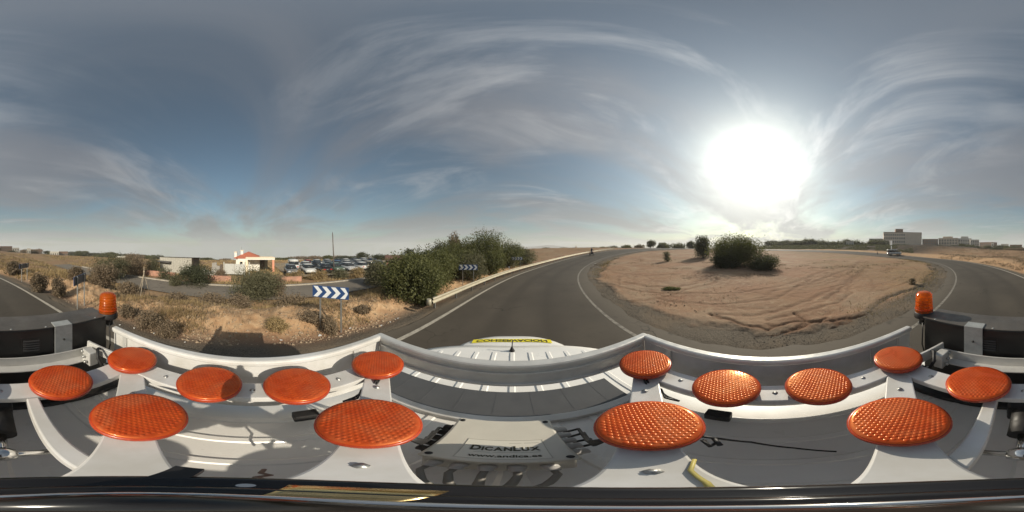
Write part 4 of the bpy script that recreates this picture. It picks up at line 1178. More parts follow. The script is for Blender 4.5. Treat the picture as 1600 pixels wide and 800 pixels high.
# far trees: a few crown shapes shared between the copies
proto = []
for q, (w, h, k, low, lf) in enumerate(((8, 5.0, 9, 0.12, 'dark'), (10, 4.6, 10, 0.1, 'dark'), (6, 5.5, 8, 0.15, 'green'), (9, 3.6, 9, 0.0, 'brown'), (7, 3.2, 8, 0.0, 'green'))):
    L = lobes_for(w, w, h, k, 300 + q, low)
    proto.append((crown_mesh(L, 3200, 0.26, 300 + q), trunk_mesh(L, 0.2, 300 + q, 1), lf, w, h))
def far_tree(px, r, wpx, ytop, kind, label, group, cat='tree', name='far_tree', sink=0.0):
    cm, tm_, lf, w0, h0 = proto[kind]
    p = at_px(px, r); p.z -= sink
    w = 2 * r * math.tan(R(wpx * 0.225 / 2)); h = zat(ytop, r) - p.z
    t = thing(name, p, label, cat, group, random.uniform(0, 6))
    t.scale = (w / w0, w / w0, h / h0)
    link('crown', cm, LEAF[lf], t); link('trunk', tm_, BARK, t)
    return t
xs = list(np.linspace(1208, 1374, 15))
for q, px in enumerate(xs):
    far_tree(px + random.uniform(-3, 3), random.uniform(112, 135), random.uniform(20, 34), random.uniform(371, 378), [0, 1, 0, 2, 1][q % 5],
             ORD[q] + ' tree from the left in the far row below the sun, before the large building', 'far row of trees below the sun', sink=1.6)
xs = [838, 853, 868, 881, 898, 914, 928, 943, 957]
for q, px in enumerate(xs):
    far_tree(px, 62 + 3 * q, [16, 13, 18, 15, 20, 16, 20, 22, 16][q], [389, 386, 390, 386, 390, 388, 386, 385, 383][q], [3, 0, 3, 0, 3, 4, 4, 4, 1][q],
             ORD[q] + ' bush from the left on the skyline beyond the guardrail', 'bushes on the skyline beyond the guardrail', 'bush', 'skyline_bush', sink=0.6)
far_tree(1017, 72, 15, 373, 0, 'single round tree on the skyline above the far road bend', 'trees on the island skyline')
for q, (px, w, yt) in enumerate(((978, 20, 382), (998, 18, 381), (1037, 22, 378), (1060, 26, 378), (1080, 18, 374))):
    far_tree(px, 84, w, yt, [4, 3, 4, 1, 0][q], ORD[q] + ' low bush from the left along the far bend, beside the single round tree', 'low bushes along the far bend', 'bush', 'skyline_bush', sink=0.8)
for q, (px, r, w, yt, kd) in enumerate(((449, 90, 20, 402, 2), (512, 95, 18, 398, 2), (494, 130, 26, 399, 3), (542, 130, 34, 399, 1), (566, 70, 20, 392, 0), (595, 62, 32, 396, 1), (470, 160, 46, 400, 3), (528, 160, 40, 399, 3))):
    far_tree(px, r, w, yt, kd, ['green tree behind the right end of the carport', 'green tree left of the utility pole beyond the parked cars', 'brown scrub beyond the parked cars near the utility pole',
             'wide dark tree right of the utility pole', 'dark round treetop above the right end of the car park', 'flat dark tree left of the pink ruined building',
             'long brown hedge behind the middle of the car park', 'brown hedge just right of the utility pole'][q], 'trees behind the car park')
xs = [38, 60, 74, 112, 123, 133, 146, 160, 173, 188, 206, 222, 238]
for q, px in enumerate(xs):
    far_tree(px, 190 + 14 * (q % 4), [18, 14, 16, 22, 16, 18, 24, 26, 24, 22, 30, 24, 22][q], [389, 388, 391, 392, 391, 391, 394, 395, 393, 395, 396, 397, 398][q], [3, 3, 0, 0, 2, 2, 0, 4, 2, 1, 3, 0, 4][q],
             ORD[q] + ' tree from the left picture edge along the far left skyline', 'trees along the far left skyline')
for q, px in enumerate((18, 50, 84, 100, 117, 128, 139, 152, 166, 180, 196, 214, 230, 246, 322, 338, 352, 436, 482, 504, 553, 580)):
    far_tree(px, 120 + 9 * (q % 5), 16 + 5 * (q % 3), (391 if px < 70 else 396 if px < 110 else 399 if px < 260 else 405 if px < 440 else 402) - 1.5 * (q % 3), [0, 3, 4, 1, 2][q % 5], ORD[q] + ' scrub tree from the left in the belt below the left skyline', 'scrub belt below the left skyline', sink=0.5)
for q, px in enumerate((1432, 1446, 1460, 1478, 1492, 1512, 1528, 1544, 1560, 1574, 1588)):
    far_tree(px, 140 + 8 * (q % 3), 14 + 4 * (q % 3), 383.5 - (q % 3), [0, 4, 1, 2][q % 4], ORD[q] + ' tree from the left at the foot of the right skyline buildings', 'trees at the foot of the right skyline buildings', sink=0.8)
far_tree(1503, 120, 12, 380, 2, 'green tree in front of the pale apartment blocks', None)
xs = [1448, 1470, 1536, 1556, 1577, 1594]
for q, px in enumerate(xs):
    far_tree(px, 105 + 3 * q, 18, 387 - (q % 2), [3, 4, 3, 0, 3, 3][q], ORD[q] + ' low bush from the left in the field before the apartment blocks', 'bushes in the field before the apartment blocks', 'bush', 'field_bush')

# dry grass: nobody could count it
def grass_patch(name, n, sampler, hgt, wid, mat, seed):
    g = np.random.default_rng(seed)
    x, y = sampler(g, n); m = len(x)
    rc_ = np.hypot(x - CX, y - CY); z = np.where(rc_ < 31.5, zbase(x, y) + 0.01 + 0.25 * sst(30, 12, rc_), zground(x, y))
    r = np.hypot(x, y)
    h = hgt * (0.4 + 1.0 * g.random(m)); a = g.random(m) * 2 * np.pi
    lean = g.normal(size=(m, 2)) * 0.35 * h[:, None]
    w = wid * (0.6 + 0.8 * g.random(m)) * (0.5 + r / 9)
    p0 = np.stack([x - np.cos(a) * w, y - np.sin(a) * w, z - 0.02], -1); p1 = np.stack([x + np.cos(a) * w, y + np.sin(a) * w, z - 0.02], -1)
    p2 = np.stack([x + lean[:, 0], y + lean[:, 1], z + h], -1)
    v = np.stack([p0, p1, p2], 1).reshape(-1, 3)
    me = mesh_np(name, v, np.arange(m * 3).reshape(-1, 3), {'tint': ('FLOAT', np.repeat(np.clip(0.5 + fbm(x, y, 0.7, 3) * 0.9 + 0.3 * (g.random(m) - 0.5), 0, 1), 3))})
    o = link(name, me, mat); o['kind'] = 'stuff'
    return o
def left_field(dens, rmin, rmax):
    def f(g, n):
        a = R(180) + g.random(n) * R(160); r = rmin * (rmax / rmin) ** g.random(n)
        x = r * np.sin(a); y = r * np.cos(a)
        rc_ = np.hypot(x - CX, y - CY)
        k = (rc_ > 41.7) & (np.abs(x + 14.25) > 2.5) & (fbm(x, y, 0.33, 3) + dens(x, y, rc_) + g.normal(size=n) * 0.12 > 0)
        return x[k], y[k]
    return f
o = grass_patch('dry_grass', 70000, left_field(lambda x, y, c: np.where(c < 45.3, -0.30, 0.16), 4.2, 16), 0.20, 0.010, LEAF['straw'], 5)
tag(o, 'straw coloured dry grass over the left verge and slope', 'grass')
o = grass_patch('field_grass', 60000, left_field(lambda x, y, c: 0.12 + 0 * x, 14, 70), 0.30, 0.014, LEAF['straw'], 6)
tag(o, 'pale dry grass across the fields left of the side road', 'grass')
o = grass_patch('weeds', 26000, left_field(lambda x, y, c: np.where(c < 42.6, -0.1, -0.05) + np.where(c > 50, -0.3, 0), 4.2, 14), 0.15, 0.010, LEAF['brown'], 8)
tag(o, 'grey brown dead weeds along the left road edge', 'weeds')
def rear_field(g, n):
    a = R(150) + g.random(n) * R(32); r = 8 * (90 / 8) ** g.random(n); x = r * np.sin(a); y = r * np.cos(a)
    rc_ = np.hypot(x - CX, y - CY); k = (rc_ > 41.8) & (fbm(x, y, 0.3, 3) + g.normal(size=n) * 0.1 > 0.05)
    return x[k], y[k]
o = grass_patch('bank_grass', 30000, rear_field, 0.20, 0.012, LEAF['brown'], 9)
tag(o, 'dry brown grass on the orange bank behind the road', 'grass')
def island_edge(g, n):
    ph = g.random(n) * 2 * np.pi; r = 31.6 + g.normal(size=n) * 0.5; x = CX - r * np.cos(ph); y = CY + r * np.sin(ph)
    k = (np.hypot(x, y) < 45) & (fbm(x, y, 0.2, 2) > 0.02); return x[k], y[k]
o = grass_patch('island_edge_grass', 16000, island_edge, 0.10, 0.010, LEAF['straw'], 10)
tag(o, 'thin yellowed grass along the edge of the island', 'grass')


def island_weeds(g, n):
    ph = R(-60) + g.random(n) * R(120); r = 32 - 22 * g.random(n) ** 1.4; x = CX - r * np.cos(ph); y = CY + r * np.sin(ph)
    k = fbm(x, y, 0.5, 3) + g.normal(size=n) * 0.08 + 0.16 * sst(-5, -12, y) > 0.26; return x[k], y[k]
o = grass_patch('island_weeds', 40000, island_weeds, 0.07, 0.009, LEAF['brown'], 15)
tag(o, 'sparse dry weeds scattered over the island dirt', 'weeds')

def bank_scrub(g, n):
    a = R(70) + g.random(n) * R(76); rr_ = 48 + 20 * g.random(n)
    ph = g.random(n) * 2 * np.pi; x = CX + rr_ * np.cos(ph); y = CY + rr_ * np.sin(ph); an = np.degrees(np.arctan2(x, y))
    k = (an > 82) & (an < 141) & (np.hypot(x, y) > 50) & (fbm(x, y, 0.12, 3) > -0.25); return x[k], y[k]
o = grass_patch('bank_scrub', 60000, bank_scrub, 0.45, 0.012, LEAF['dark'], 16)  # added scrub, put in to make the far bank read dark
tag(o, 'low scrub added to darken the bank beyond the far road', 'scrub')

# rubble on the bank and stones on the island: loose stones
STONE = pbr('pale_stone', (0.36, 0.28, 0.19), 0.9, col2=(0.24, 0.165, 0.105), vscale=9)
def stones(name, n, sampler, smin, smax, mat, seed, label):
    g = np.random.default_rng(seed); x, y = sampler(g, n); m = len(x)
    z = zground(x, y) if name == 'rubble' else zbase(x, y) + (0.01 + 0.25 * sst(30, 12, np.hypot(x - CX, y - CY)) if name == 'island_stones' else -0.035)
    base = np.array([(1, 0, 0), (-1, 0, 0), (0, 1, 0), (0, -1, 0), (0, 0, 1), (0, 0, -1)], float)
    fc = np.array([(0, 2, 4), (2, 1, 4), (1, 3, 4), (3, 0, 4), (2, 0, 5), (1, 2, 5), (3, 1, 5), (0, 3, 5)])
    s_ = smin * (smax / smin) ** (g.random(m) ** 2.5)
    v = base[None] * (0.6 + 0.6 * g.random((m, 6, 1))) * s_[:, None, None] * np.array([1, 1, 0.7])
    a = g.random(m) * 6.28; ca, sa = np.cos(a)[:, None], np.sin(a)[:, None]
    v = np.stack([v[..., 0] * ca - v[..., 1] * sa, v[..., 0] * sa + v[..., 1] * ca, v[..., 2]], -1) + np.stack([x, y, z], -1)[:, None]
    F = (fc[None] + (np.arange(m) * 6)[:, None, None]).reshape(-1, 3)
    o = link(name, mesh_np(name, v.reshape(-1, 3), F), mat); o['kind'] = 'stuff'
    return tag(o, label, 'stones')
def bank_s(g, n):
    a = R(178) + g.random(n) * R(150); r = 4.3 * (17 / 4.3) ** g.random(n); x = r * np.sin(a); y = r * np.cos(a)
    c = np.hypot(x - CX, y - CY); k = (c > 41.2) & (c < 46) & (fbm(x, y, 0.6, 3) + g.normal(size=n) * .15 > 0); return x[k], y[k]
stones('rubble', 14000, bank_s, 0.015, 0.085, STONE, 12, 'orange and pale rubble on the bank left of the road')
GST = pbr('grey_gravel', (0.175, 0.148, 0.115), 0.9, col2=(0.105, 0.088, 0.07), vscale=12)
def grav_s(g, n):
    ph = R(-45) + g.random(n) * R(90); r = 32.4 + g.normal(size=n) * 0.7; x = CX - r * np.cos(ph); y = CY + r * np.sin(ph)
    k = (fbm(x, y, 0.5, 3) + g.normal(size=n) * 0.2 > -0.05) & (r < 33.6); return x[k], y[k]
stones('gravel', 30000, grav_s, 0.006, 0.024, GST, 13, 'grey gravel strip between the asphalt and the island dirt')
def isl_s(g, n):
    ph = R(-60) + g.random(n) * R(120); r = 31 - 20 * g.random(n) ** 1.6; x = CX - r * np.cos(ph); y = CY + r * np.sin(ph); return x, y
stones('island_stones', 9000, isl_s, 0.010, 0.06, STONE, 14, 'scattered stones on the island dirt')
LIT = pbr('white_litter', (0.75, 0.74, 0.70), 0.6)
for q, (px, py) in enumerate(((60, 458), (210, 509), (240, 517), (288, 532), (440, 525), (500, 519), (533, 521), (548, 508), (596, 505), (622, 493), (618, 495), (187, 506), (41, 420), (930, 415), (610, 499))):
    p = G(px, py, 0); p.z = gz(p.x, p.y) + 0.015 if px < 900 else float(zbase(p.x, p.y)) + 0.08
    s_ = random.uniform(0.03, 0.07) * (1 if px < 900 else 2.5); g = random.Random(q)
    vs = [(g.uniform(-1, 1) * s_, g.uniform(-1, 1) * s_ , g.uniform(0, 0.6) * s_) for _ in range(7)]
    bm = bmesh.new()
    for v in vs: bm.verts.new(v)
    bmesh.ops.convex_hull(bm, input=bm.verts)
    me = bpy.data.meshes.new('litter_scrap'); bm.to_mesh(me); bm.free()
    tag(link('litter_scrap', me, LIT, None, p), 'crumpled white scrap ' + ['beside the road left of the left beacon', 'below the clump right of the left beacon', 'between that clump and the tray rail', 'left of the vehicle shadow by the tray rail', 'right of the vehicle shadow by the tray rail', 'under the left end of the nearest chevron sign', 'at the right post of the nearest chevron sign', 'just right of the nearest chevron sign', 'on the bank left of the nearest green shrub', 'at the foot of the nearest green shrub', 'beside the one at the foot of the nearest green shrub', 'just right of the left beacon', 'on the rubble left of the nearer sign back', 'on the left rim of the island', 'on the asphalt edge below the nearest green shrub'][q], 'litter', 'white scraps at the road edge')

# ------------------------------------------------------------------ wooden tripod, pole
WOOD = pbr('pale_wood', (0.40, 0.33, 0.24), 0.8, var=0.3, vscale=8)
p = at_px(225, 10.3)
tri = thing('wooden_tripod', p, 'pale wooden tripod of leaning poles in the dry grass', 'tripod')
hh = zat(423, 10.3) - p.z
for dx, dy in ((-0.55, 0.1), (0.6, 0.15), (0.05, -0.55)):
    MB().tube([(dx, dy, -0.1), (-dx * 0.08, -dy * 0.08, hh)], 0.022, 7).build('pole', WOOD, tri)
MB().tube([(0.03, 0.06, 0), (0.0, 0.0, hh + 0.22)], 0.02, 7).build('centre_pole', WOOD, tri)
p = at_px(522, 27)
up = thing('utility_pole', p, 'tall thin wooden utility pole beside the car park', 'pole')
hp = zat(364, 27) - p.z
MB().tube([(0, 0, -0.3), (-0.03, -0.1, hp * 0.5), (-0.07, -0.25, hp)], 0.11, 10, 0.075).build('mast', pbr('old_pole_wood', (0.13, 0.11, 0.10), 0.9, var=0.3), up)
MB().tube([(-0.07, -0.25, hp - 0.02), (-0.07, -0.25, hp + 0.18)], 0.045, 8).build('insulator', pbr('glazed_insulator', (0.2, 0.2, 0.22), 0.3), up)
for dx in (-0.09, 0.09):
    MB().tube([(dx - 0.07, -0.25, hp - 0.15), (dx - 0.07, -0.25, hp - 0.02)], 0.03, 8).build('insulator', MATS['glazed_insulator'], up)

# ------------------------------------------------------------------ plot beyond the side road
PINK = pbr('pink_render', (0.46, 0.235, 0.16), 0.85, col2=(0.33, 0.19, 0.135), vscale=1.5, bump=0.2)
def wall_thing(name, label, x, y0, y1, h, mat, cat='wall', group=None, coping=True):
    z = min(float(zbase(x, y0)), float(zbase(x, y1))) - 0.2
    t = thing(name, (x, (y0 + y1) / 2, z), label, cat, group)
    L = (y1 - y0) / 2
    MB().box((-0.1, -L, 0), (0.1, L, h + 0.2)).build('wall_body', mat, t, bevel=0.01)
    if coping: MB().box((-0.13, -L, h + 0.2), (0.13, L, h + 0.25)).build('coping', mat, t, bevel=0.01)
    return t
wall_thing('garden_wall', 'low pink wall in front of the grey plank shed', -19.6, -17.0, -10.6, 0.55, PINK, group='low pink walls along the side road')
wall_thing('garden_wall', 'low pink wall between the dark bush and the large bush', -19.6, -6.6, -3.0, 0.50, PINK, group='low pink walls along the side road')
wall_thing('garden_wall', 'low pink wall at the right foot of the carport', -19.6, 2.0, 5.6, 0.40, PINK, group='low pink walls along the side road')

PLANK = pbr('grey_weathered_boards', (0.42, 0.40, 0.345), 0.85, var=0.25, vscale=4, bump=0.2)
PLANKD = pbr('brown_boards', (0.13, 0.10, 0.08), 0.85, var=0.3, vscale=4)
ROOFM = pbr('dark_sheet_roof', (0.10, 0.095, 0.09), 0.7, var=0.3)
shed_y0, shed_y1, shed_x = -15.6, -9.7, -23.3
zb0 = float(zbase(shed_x, -12)) - 0.1
sh = thing('plank_shed', (shed_x, -12.65, zb0), 'grey vertical plank shed behind the pink wall', 'shed')
hs = zat(402, 26.5) - zb0
for q in range(15):
    w = (shed_y1 - shed_y0) / 15; y = -2.95 + w * q
    t_ = hs + random.uniform(-0.05, 0.03)
    MB().box((-0.03 + random.uniform(-.012, .012), y + 0.008, 0), (0.03 + random.uniform(0, .02), y + w - 0.008, t_)).build('plank', PLANK, sh)
MB().box((-3.4, 2.955, 0), (-0.04, 3.01, hs - 0.12)).build('side_wall', PLANKD, sh)
MB().box((-3.4, -3.0, 0), (-0.04, -2.955, hs - 0.12)).build('side_wall', PLANKD, sh)
MB().box((-3.45, -2.95, 0), (-3.40, 2.95, hs - 0.2)).build('back_wall', PLANKD, sh)
MB().poly([(0.18, -3.25, hs + 0.0), (0.18, 3.35, hs + 0.0), (-3.6, 3.35, hs - 0.25), (-3.6, -3.25, hs - 0.25), (0.18, -3.25, hs + 0.07), (0.18, 3.35, hs + 0.07), (-3.6, 3.35, hs - 0.18), (-3.6, -3.25, hs - 0.18)],
          [(0, 1, 2, 3), (4, 5, 6, 7), (0, 1, 5, 4), (1, 2, 6, 5), (2, 3, 7, 6), (3, 0, 4, 7)]).build('roof', ROOFM, sh)
MB().poly([(0.05, -3.9, hs - 0.62), (0.05, -0.6, hs - 0.72), (0.75, -0.6, hs - 0.85), (0.75, -3.9, hs - 0.75), (0.05, -3.9, hs - 0.57), (0.05, -0.6, hs - 0.67), (0.75, -0.6, hs - 0.80), (0.75, -3.9, hs - 0.70)],
          [(0, 1, 2, 3), (4, 5, 6, 7), (0, 1, 5, 4), (1, 2, 6, 5), (2, 3, 7, 6), (3, 0, 4, 7)]).build('awning', ROOFM, sh)

# ruin of block walls and a sheet fence between shed and house
BLK = pbr('grey_block_wall', (0.33, 0.31, 0.28), 0.9, var=0.3, vscale=3, bump=0.2)
x0 = -24.0; zr = float(zbase(x0, -6))
ru = thing('ruined_wall', (x0, -6.0, zr), 'broken grey block wall right of the plank shed', 'ruin')
hr = zat(410, 24.5) - zr
prof = [(-2.2, 0.5), (-1.7, 0.55), (-1.6, 0.35), (-1.2, 0.4), (-1.1, 0.25), (-0.7, 0.3), (-0.6, 0.95), (0.1, 1.0), (0.1, 0.75), (0.6, 0.7)]
top = [(a, b * hr) for a, b in prof]
vs = [(0.1, a, b) for a, b in top] + [(-0.1, a, b) for a, b in top] + [(0.1, top[0][0], -0.3), (0.1, top[-1][0], -0.3), (-0.1, top[0][0], -0.3), (-0.1, top[-1][0], -0.3)]
n = len(top)
fs = [tuple([2 * n] + list(range(n)) + [2 * n + 1]), tuple([2 * n + 2] + list(range(n, 2 * n)) + [2 * n + 3])] + [(q, q + 1, n + q + 1, n + q) for q in range(n - 1)] + [(0, 2 * n, 2 * n + 2, n), (n - 1, 2 * n + 1, 2 * n + 3, 2 * n - 1)]
MB().poly(vs, fs).build('wall_body', BLK, ru)
MB().box((-0.14, 0.65, -0.3), (0.06, 1.0, hr * 0.85)).build('gate_post', PLANKD, ru)
xg = -24.6
gp = thing('sheet_gate', (xg, -3.3, float(zbase(xg, -3.3))), 'pale grey sheet metal gate left of the house', 'gate')
hg = zat(412, 25) - gp.location.z
SHT = pbr('pale_sheet_metal', (0.47, 0.47, 0.44), 0.6, var=0.15)
for q in range(2):
    MB().box((-0.02, -1.5 + 1.52 * q, 0.1), (0.02, -0.02 + 1.52 * q, hg)).build('gate_leaf', SHT, gp, bevel=0.01)
for y in (-1.6, 1.6, 2.3):
    MB().box((-0.06, y - 0.06, -0.2), (0.06, y + 0.06, hg + 0.25)).build('gate_post', SHT, gp)

# house with tiled roof, chimneys and carport
HW = pbr('white_render', (0.74, 0.71, 0.64), 0.8, var=0.08, vscale=2)
TILE = pbr('terracotta_tiles', (0.44, 0.14, 0.075), 0.8, col2=(0.33, 0.10, 0.06), vscale=6, bump=0.5, bscale=14)
CREAM = pbr('cream_trim', (0.74, 0.64, 0.47), 0.75)
PILL = pbr('salmon_pillar', (0.60, 0.27, 0.17), 0.8)
hx = -30.5; zh = float(zbase(hx, 0)) - 0.05
ho = thing('house', (hx, -0.3, zh), 'white house with red tiled roof, chimneys and a carport', 'house')
def Lz(py, r): return zat(py, r) - zh
eave = Lz(403, 31)
MB().box((-7.0, -3.6, -0.2), (-1.0, 1.0, eave)).build('wall', HW, ho)
MB().box((-1.2, -3.1, -0.2), (0.2, -1.5, eave - 0.15)).build('porch', HW, ho)
rf = MB().poly([(-7.4, -4.0, eave), (-0.6, -4.0, eave), (-0.6, 1.4, eave), (-7.4, 1.4, eave), (-5.0, -1.3, Lz(393.2, 34)), (-3.0, -1.3, Lz(393.2, 34)), (-7.4, -4.0, eave - 0.12), (-0.6, -4.0, eave - 0.12), (-0.6, 1.4, eave - 0.12), (-7.4, 1.4, eave - 0.12)],
               [(0, 1, 5, 4), (1, 2, 5), (2, 3, 4, 5), (3, 0, 4), (6, 7, 1, 0), (7, 8, 2, 1), (8, 9, 3, 2), (9, 6, 0, 3), (6, 9, 8, 7)]).build('roof', TILE, ho)
for y, x, t_ in ((-2.5, -2.2, 391.5), (-0.9 - 2.9, -2.4, 394)):
    zc = Lz(t_, 33)
    c = MB().box((x - 0.3, y - 0.25, eave - 0.2), (x + 0.3, y + 0.25, zc)).build('chimney', HW, rf, bevel=0.02)
    MB().box((x - 0.38, y - 0.33, zc), (x + 0.38, y + 0.33, zc + 0.1)).build('chimney_cap', CREAM, c)
MB().tube([(-2.2, -2.6, eave), (-2.2, -2.6, Lz(386, 33))], 0.03, 6).build('aerial', STEEL, rf)
for y in (-3.0, -2.0):
    w_ = MB().box((0.2, y + 0.25, eave * 0.4), (0.24, y + 0.85, eave * 0.75)).build('window', CREAM, ho)
    MB().box((0.241, y + 0.31, eave * 0.43), (0.25, y + 0.79, eave * 0.72)).build('pane', GLASS, w_)
c0, c1_ = -1.6, 3.75
ch = eave
MB().box((-3.8, c0, ch - 0.02), (1.0, c1_, ch + 0.16)).build('carport_roof', CREAM, ho, bevel=0.02)
MB().box((0.7, c0, ch - 0.25), (0.95, c1_, ch - 0.021)).build('carport_beam', HW, ho)
for y in (c0 + 0.2, c1_ - 0.3):
    MB().box((0.62, y - 0.2, -0.2), (0.98, y + 0.2, ch - 0.251)).build('pillar', PILL if y > 0 else CREAM, ho, bevel=0.02)
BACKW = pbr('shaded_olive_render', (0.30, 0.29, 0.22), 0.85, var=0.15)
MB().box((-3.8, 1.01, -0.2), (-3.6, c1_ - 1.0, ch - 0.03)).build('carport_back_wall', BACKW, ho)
d_ = MB().box((-3.595, 1.2, -0.1), (-3.54, 2.1, 2.0)).build('door', PLANKD, ho)
MB().lathe([(0.03, 0), (0.03, 0.05)], (-3.54, 1.3, 1.0), 8, axis='x').build('handle', STEEL, d_)

BRKD = pbr('dull_roof_tiles', (0.16, 0.085, 0.065), 0.9, var=0.4, vscale=3)
# pink ruined building at the right end of the car park
p = at_px(616, 26.0); pz = p.z - 0.1
rb = thing('ruined_building', (p.x, p.y, pz), 'small pink ruined building with black openings behind the shrubs', 'building', rz=-azi(616))
hb = zat(399, 26) - pz
MB().box((-1.25, 0, 0), (-0.95, 3, hb * 0.72)).build('wall', PINK, rb)
MB().box((0.35, 0, 0), (1.25, 3, hb * 0.72)).build('wall', PINK, rb)
MB().box((-0.95, 0.02, 0), (0.35, 3, hb * 0.35)).build('wall', PINK, rb)
MB().box((-1.0, 2.8, 0), (1.2, 3.0, hb * 0.7)).build('back_wall', PLANKD, rb)
MB().box((-1.4, -0.35, hb * 0.72), (1.4, 3.1, hb * 0.80)).build('beam', PLANKD, rb)
MB().poly([(-1.5, -0.4, hb * 0.8), (1.5, -0.4, hb * 0.8), (1.5, 3.1, hb * 0.8), (-1.5, 3.1, hb * 0.8), (-1.5, 1.4, hb), (1.5, 1.4, hb)], [(0, 1, 5, 4), (2, 3, 4, 5), (1, 2, 5), (3, 0, 4), (0, 3, 2, 1)]).build('roof', BRKD, rb)
MB().box((0.05, -0.05, 0.3), (0.32, 0.01, hb * 0.71)).build('door', PLANKD, rb)

# ------------------------------------------------------------------ cars
def carpaint(name, c): return pbr('paint_' + name, c, 0.28, var=0.06, vscale=2, coat=0.4)
CARC = {'white': carpaint('white', (0.52, 0.52, 0.50)), 'silver': carpaint('silver', (0.40, 0.41, 0.42)), 'black': carpaint('black', (0.02, 0.02, 0.022)),
        'grey': carpaint('grey', (0.14, 0.145, 0.15)), 'blue': carpaint('blue', (0.05, 0.10, 0.20)), 'red': carpaint('red', (0.30, 0.03, 0.025)), 'green': carpaint('green', (0.10, 0.15, 0.12)), 'beige': carpaint('beige', (0.45, 0.40, 0.32))}
def car_meshes(kind):
    if kind == 'van':
        L, Wd, body, cab = 4.9, 1.85, [(-2.45, .35), (-2.45, 1.05), (1.35, 1.05), (2.35, .92), (2.45, .6), (2.4, .35)], [(-2.42, 1.05), (-2.38, 1.88), (0.70, 1.92), (1.45, 1.05)]
    else:
        L, Wd, body, cab = 4.1, 1.7, [(-2.02, .32), (-2.08, .62), (-1.98, .90), (-1.2, .95), (1.0, .92), (1.9, .76), (2.05, .55), (2.0, .32)], [(-1.75, .93), (-1.25, 1.40), (-.2, 1.46), (.35, 1.40), (1.10, .92)]
    def extr(prof, w0, w1, z0, z1):
        n = len(prof); vs = []
        for s_ in (-1, 1):
            for y, z in prof:
                f = (z - z0) / (z1 - z0); vs.append((s_ * (w0 + (w1 - w0) * f) / 2, y, z))
        fs = [tuple(range(n)), tuple(range(n, 2 * n))] + [(q, (q + 1) % n, n + (q + 1) % n, n + q) for q in range(n)]
        return MB().poly(vs, fs)
    zt = cab[1][1] if kind == 'van' else 1.46
    parts = {'body': extr(body, Wd * 0.97, Wd, .3, 1.0), 'greenhouse': extr(cab, Wd * 0.93, Wd * 0.74, cab[0][1], zt)}
    if kind == 'van':
        parts['roof'] = extr([(-2.40, 1.60), (-2.39, 1.94), (0.62, 1.97), (0.95, 1.66), (0.4, 1.60)], Wd * 0.86, Wd * 0.78, 1.6, 1.95)
    else:
        parts['roof'] = extr([(-1.3, 1.385), (-1.22, 1.44), (-.2, 1.495), (.35, 1.43), (.42, 1.38)], Wd * 0.775, Wd * 0.73, 1.38, 1.49)
    return parts, L, Wd
def make_car(kind, mat, label, cat, group, loc, rz, name='parked_car'):
    key = ('car', kind)
    if key not in MATS:
        parts, L, Wd = car_meshes(kind)
        meshes = {}
        for k, mb in parts.items():
            me = mb.mesh(k); bm = bmesh.new(); bm.from_mesh(me); bmesh.ops.recalc_face_normals(bm, faces=bm.faces)
            bmesh.ops.bevel(bm, geom=list(bm.edges), offset=0.05 if k == 'body' else 0.03, segments=2, affect='EDGES', clamp_overlap=True)
            for f in bm.faces: f.smooth = True
            bm.to_mesh(me); bm.free(); meshes[k] = me
        wm = MB().lathe([(0.17, -0.09), (0.28, -0.10), (0.31, -0.07), (0.31, 0.07), (0.28, 0.10), (0.17, 0.09)], n=18, axis='x').mesh('wheel')
        rm = MB().lathe([(0.02, -0.105), (0.17, -0.10), (0.17, 0.10), (0.02, 0.105)], n=14, axis='x').mesh('rim')
        lm = MB().box((-0.16, -0.03, -0.07), (0.16, 0.03, 0.07)).mesh('headlight')
        MATS[key] = (meshes, wm, rm, lm, L, Wd)
    meshes, wm, rm, lm, L, Wd = MATS[key]
    t = thing(name, loc, label, cat, group, rz)
    for k, me in meshes.items():
        o = link(k, me, None, t)
        if not me.materials: me.materials.append(None)
        o.material_slots[0].link = 'OBJECT'; o.material_slots[0].material = GLASS if k == 'greenhouse' else mat
    for s_ in (-1, 1):
        for y in (L * 0.31, -L * 0.30):
            w = link('wheel', wm, RUBBER, t, (s_ * (Wd / 2 - 0.10), y, 0.31)); link('rim', rm, STEEL, w)
        link('headlight', lm, HEADL, t, (s_ * (Wd / 2 - 0.3), L / 2 - 0.09, 0.66))
        a = link('tail_light', lm.copy(), None, t, (s_ * (Wd / 2 - 0.3), -L / 2 + 0.02, 0.72)); a.data.materials.clear(); a.data.materials.append(REDL)
    return t
CG = 'cars parked in the lot beyond the side road'
rows = [(-25.0, 'near', [(5.4, 'grey', 'car'), (8.3, 'white', 'car'), (10.8, 'black', 'car'), (13.2, 'green', 'car'), (15.6, 'silver', 'car'), (18.2, 'white', 'car'), (21.0, 'beige', 'car'), (23.6, 'grey', 'car')]),
        (-31.5, 'second', [(7.2, 'white', 'van'), (9.9, 'white', 'car'), (12.3, 'black', 'car'), (14.7, 'grey', 'car'), (17.2, 'blue', 'car'), (19.6, 'white', 'car'), (22.2, 'white', 'car'), (24.8, 'silver', 'car'), (27.6, 'blue', 'car')]),
        (-38.5, 'third', [(9.5, 'silver', 'car'), (12.5, 'red', 'car'), (15.2, 'white', 'car'), (18.0, 'silver', 'car'), (20.8, 'black', 'car'), (23.6, 'white', 'car'), (26.6, 'grey', 'car'), (29.6, 'white', 'car')])]
for x, rn, cars in rows:
    for q, (y, c, kd) in enumerate(cars):
        z = float(zbase(x, y)) + 0.06
        make_car(kd, CARC[c], '%s parked %s, %s from the left in the %s row of the car park' % (c, kd, ORD[q], {'near': 'nearest', 'second': 'middle', 'third': 'farthest'}[rn]), kd, CG,
                 (x + random.uniform(-.3, .3), y, z), R(-90 + random.uniform(-4, 4) + (180 if (q + len(rn)) % 3 == 0 else 0)))
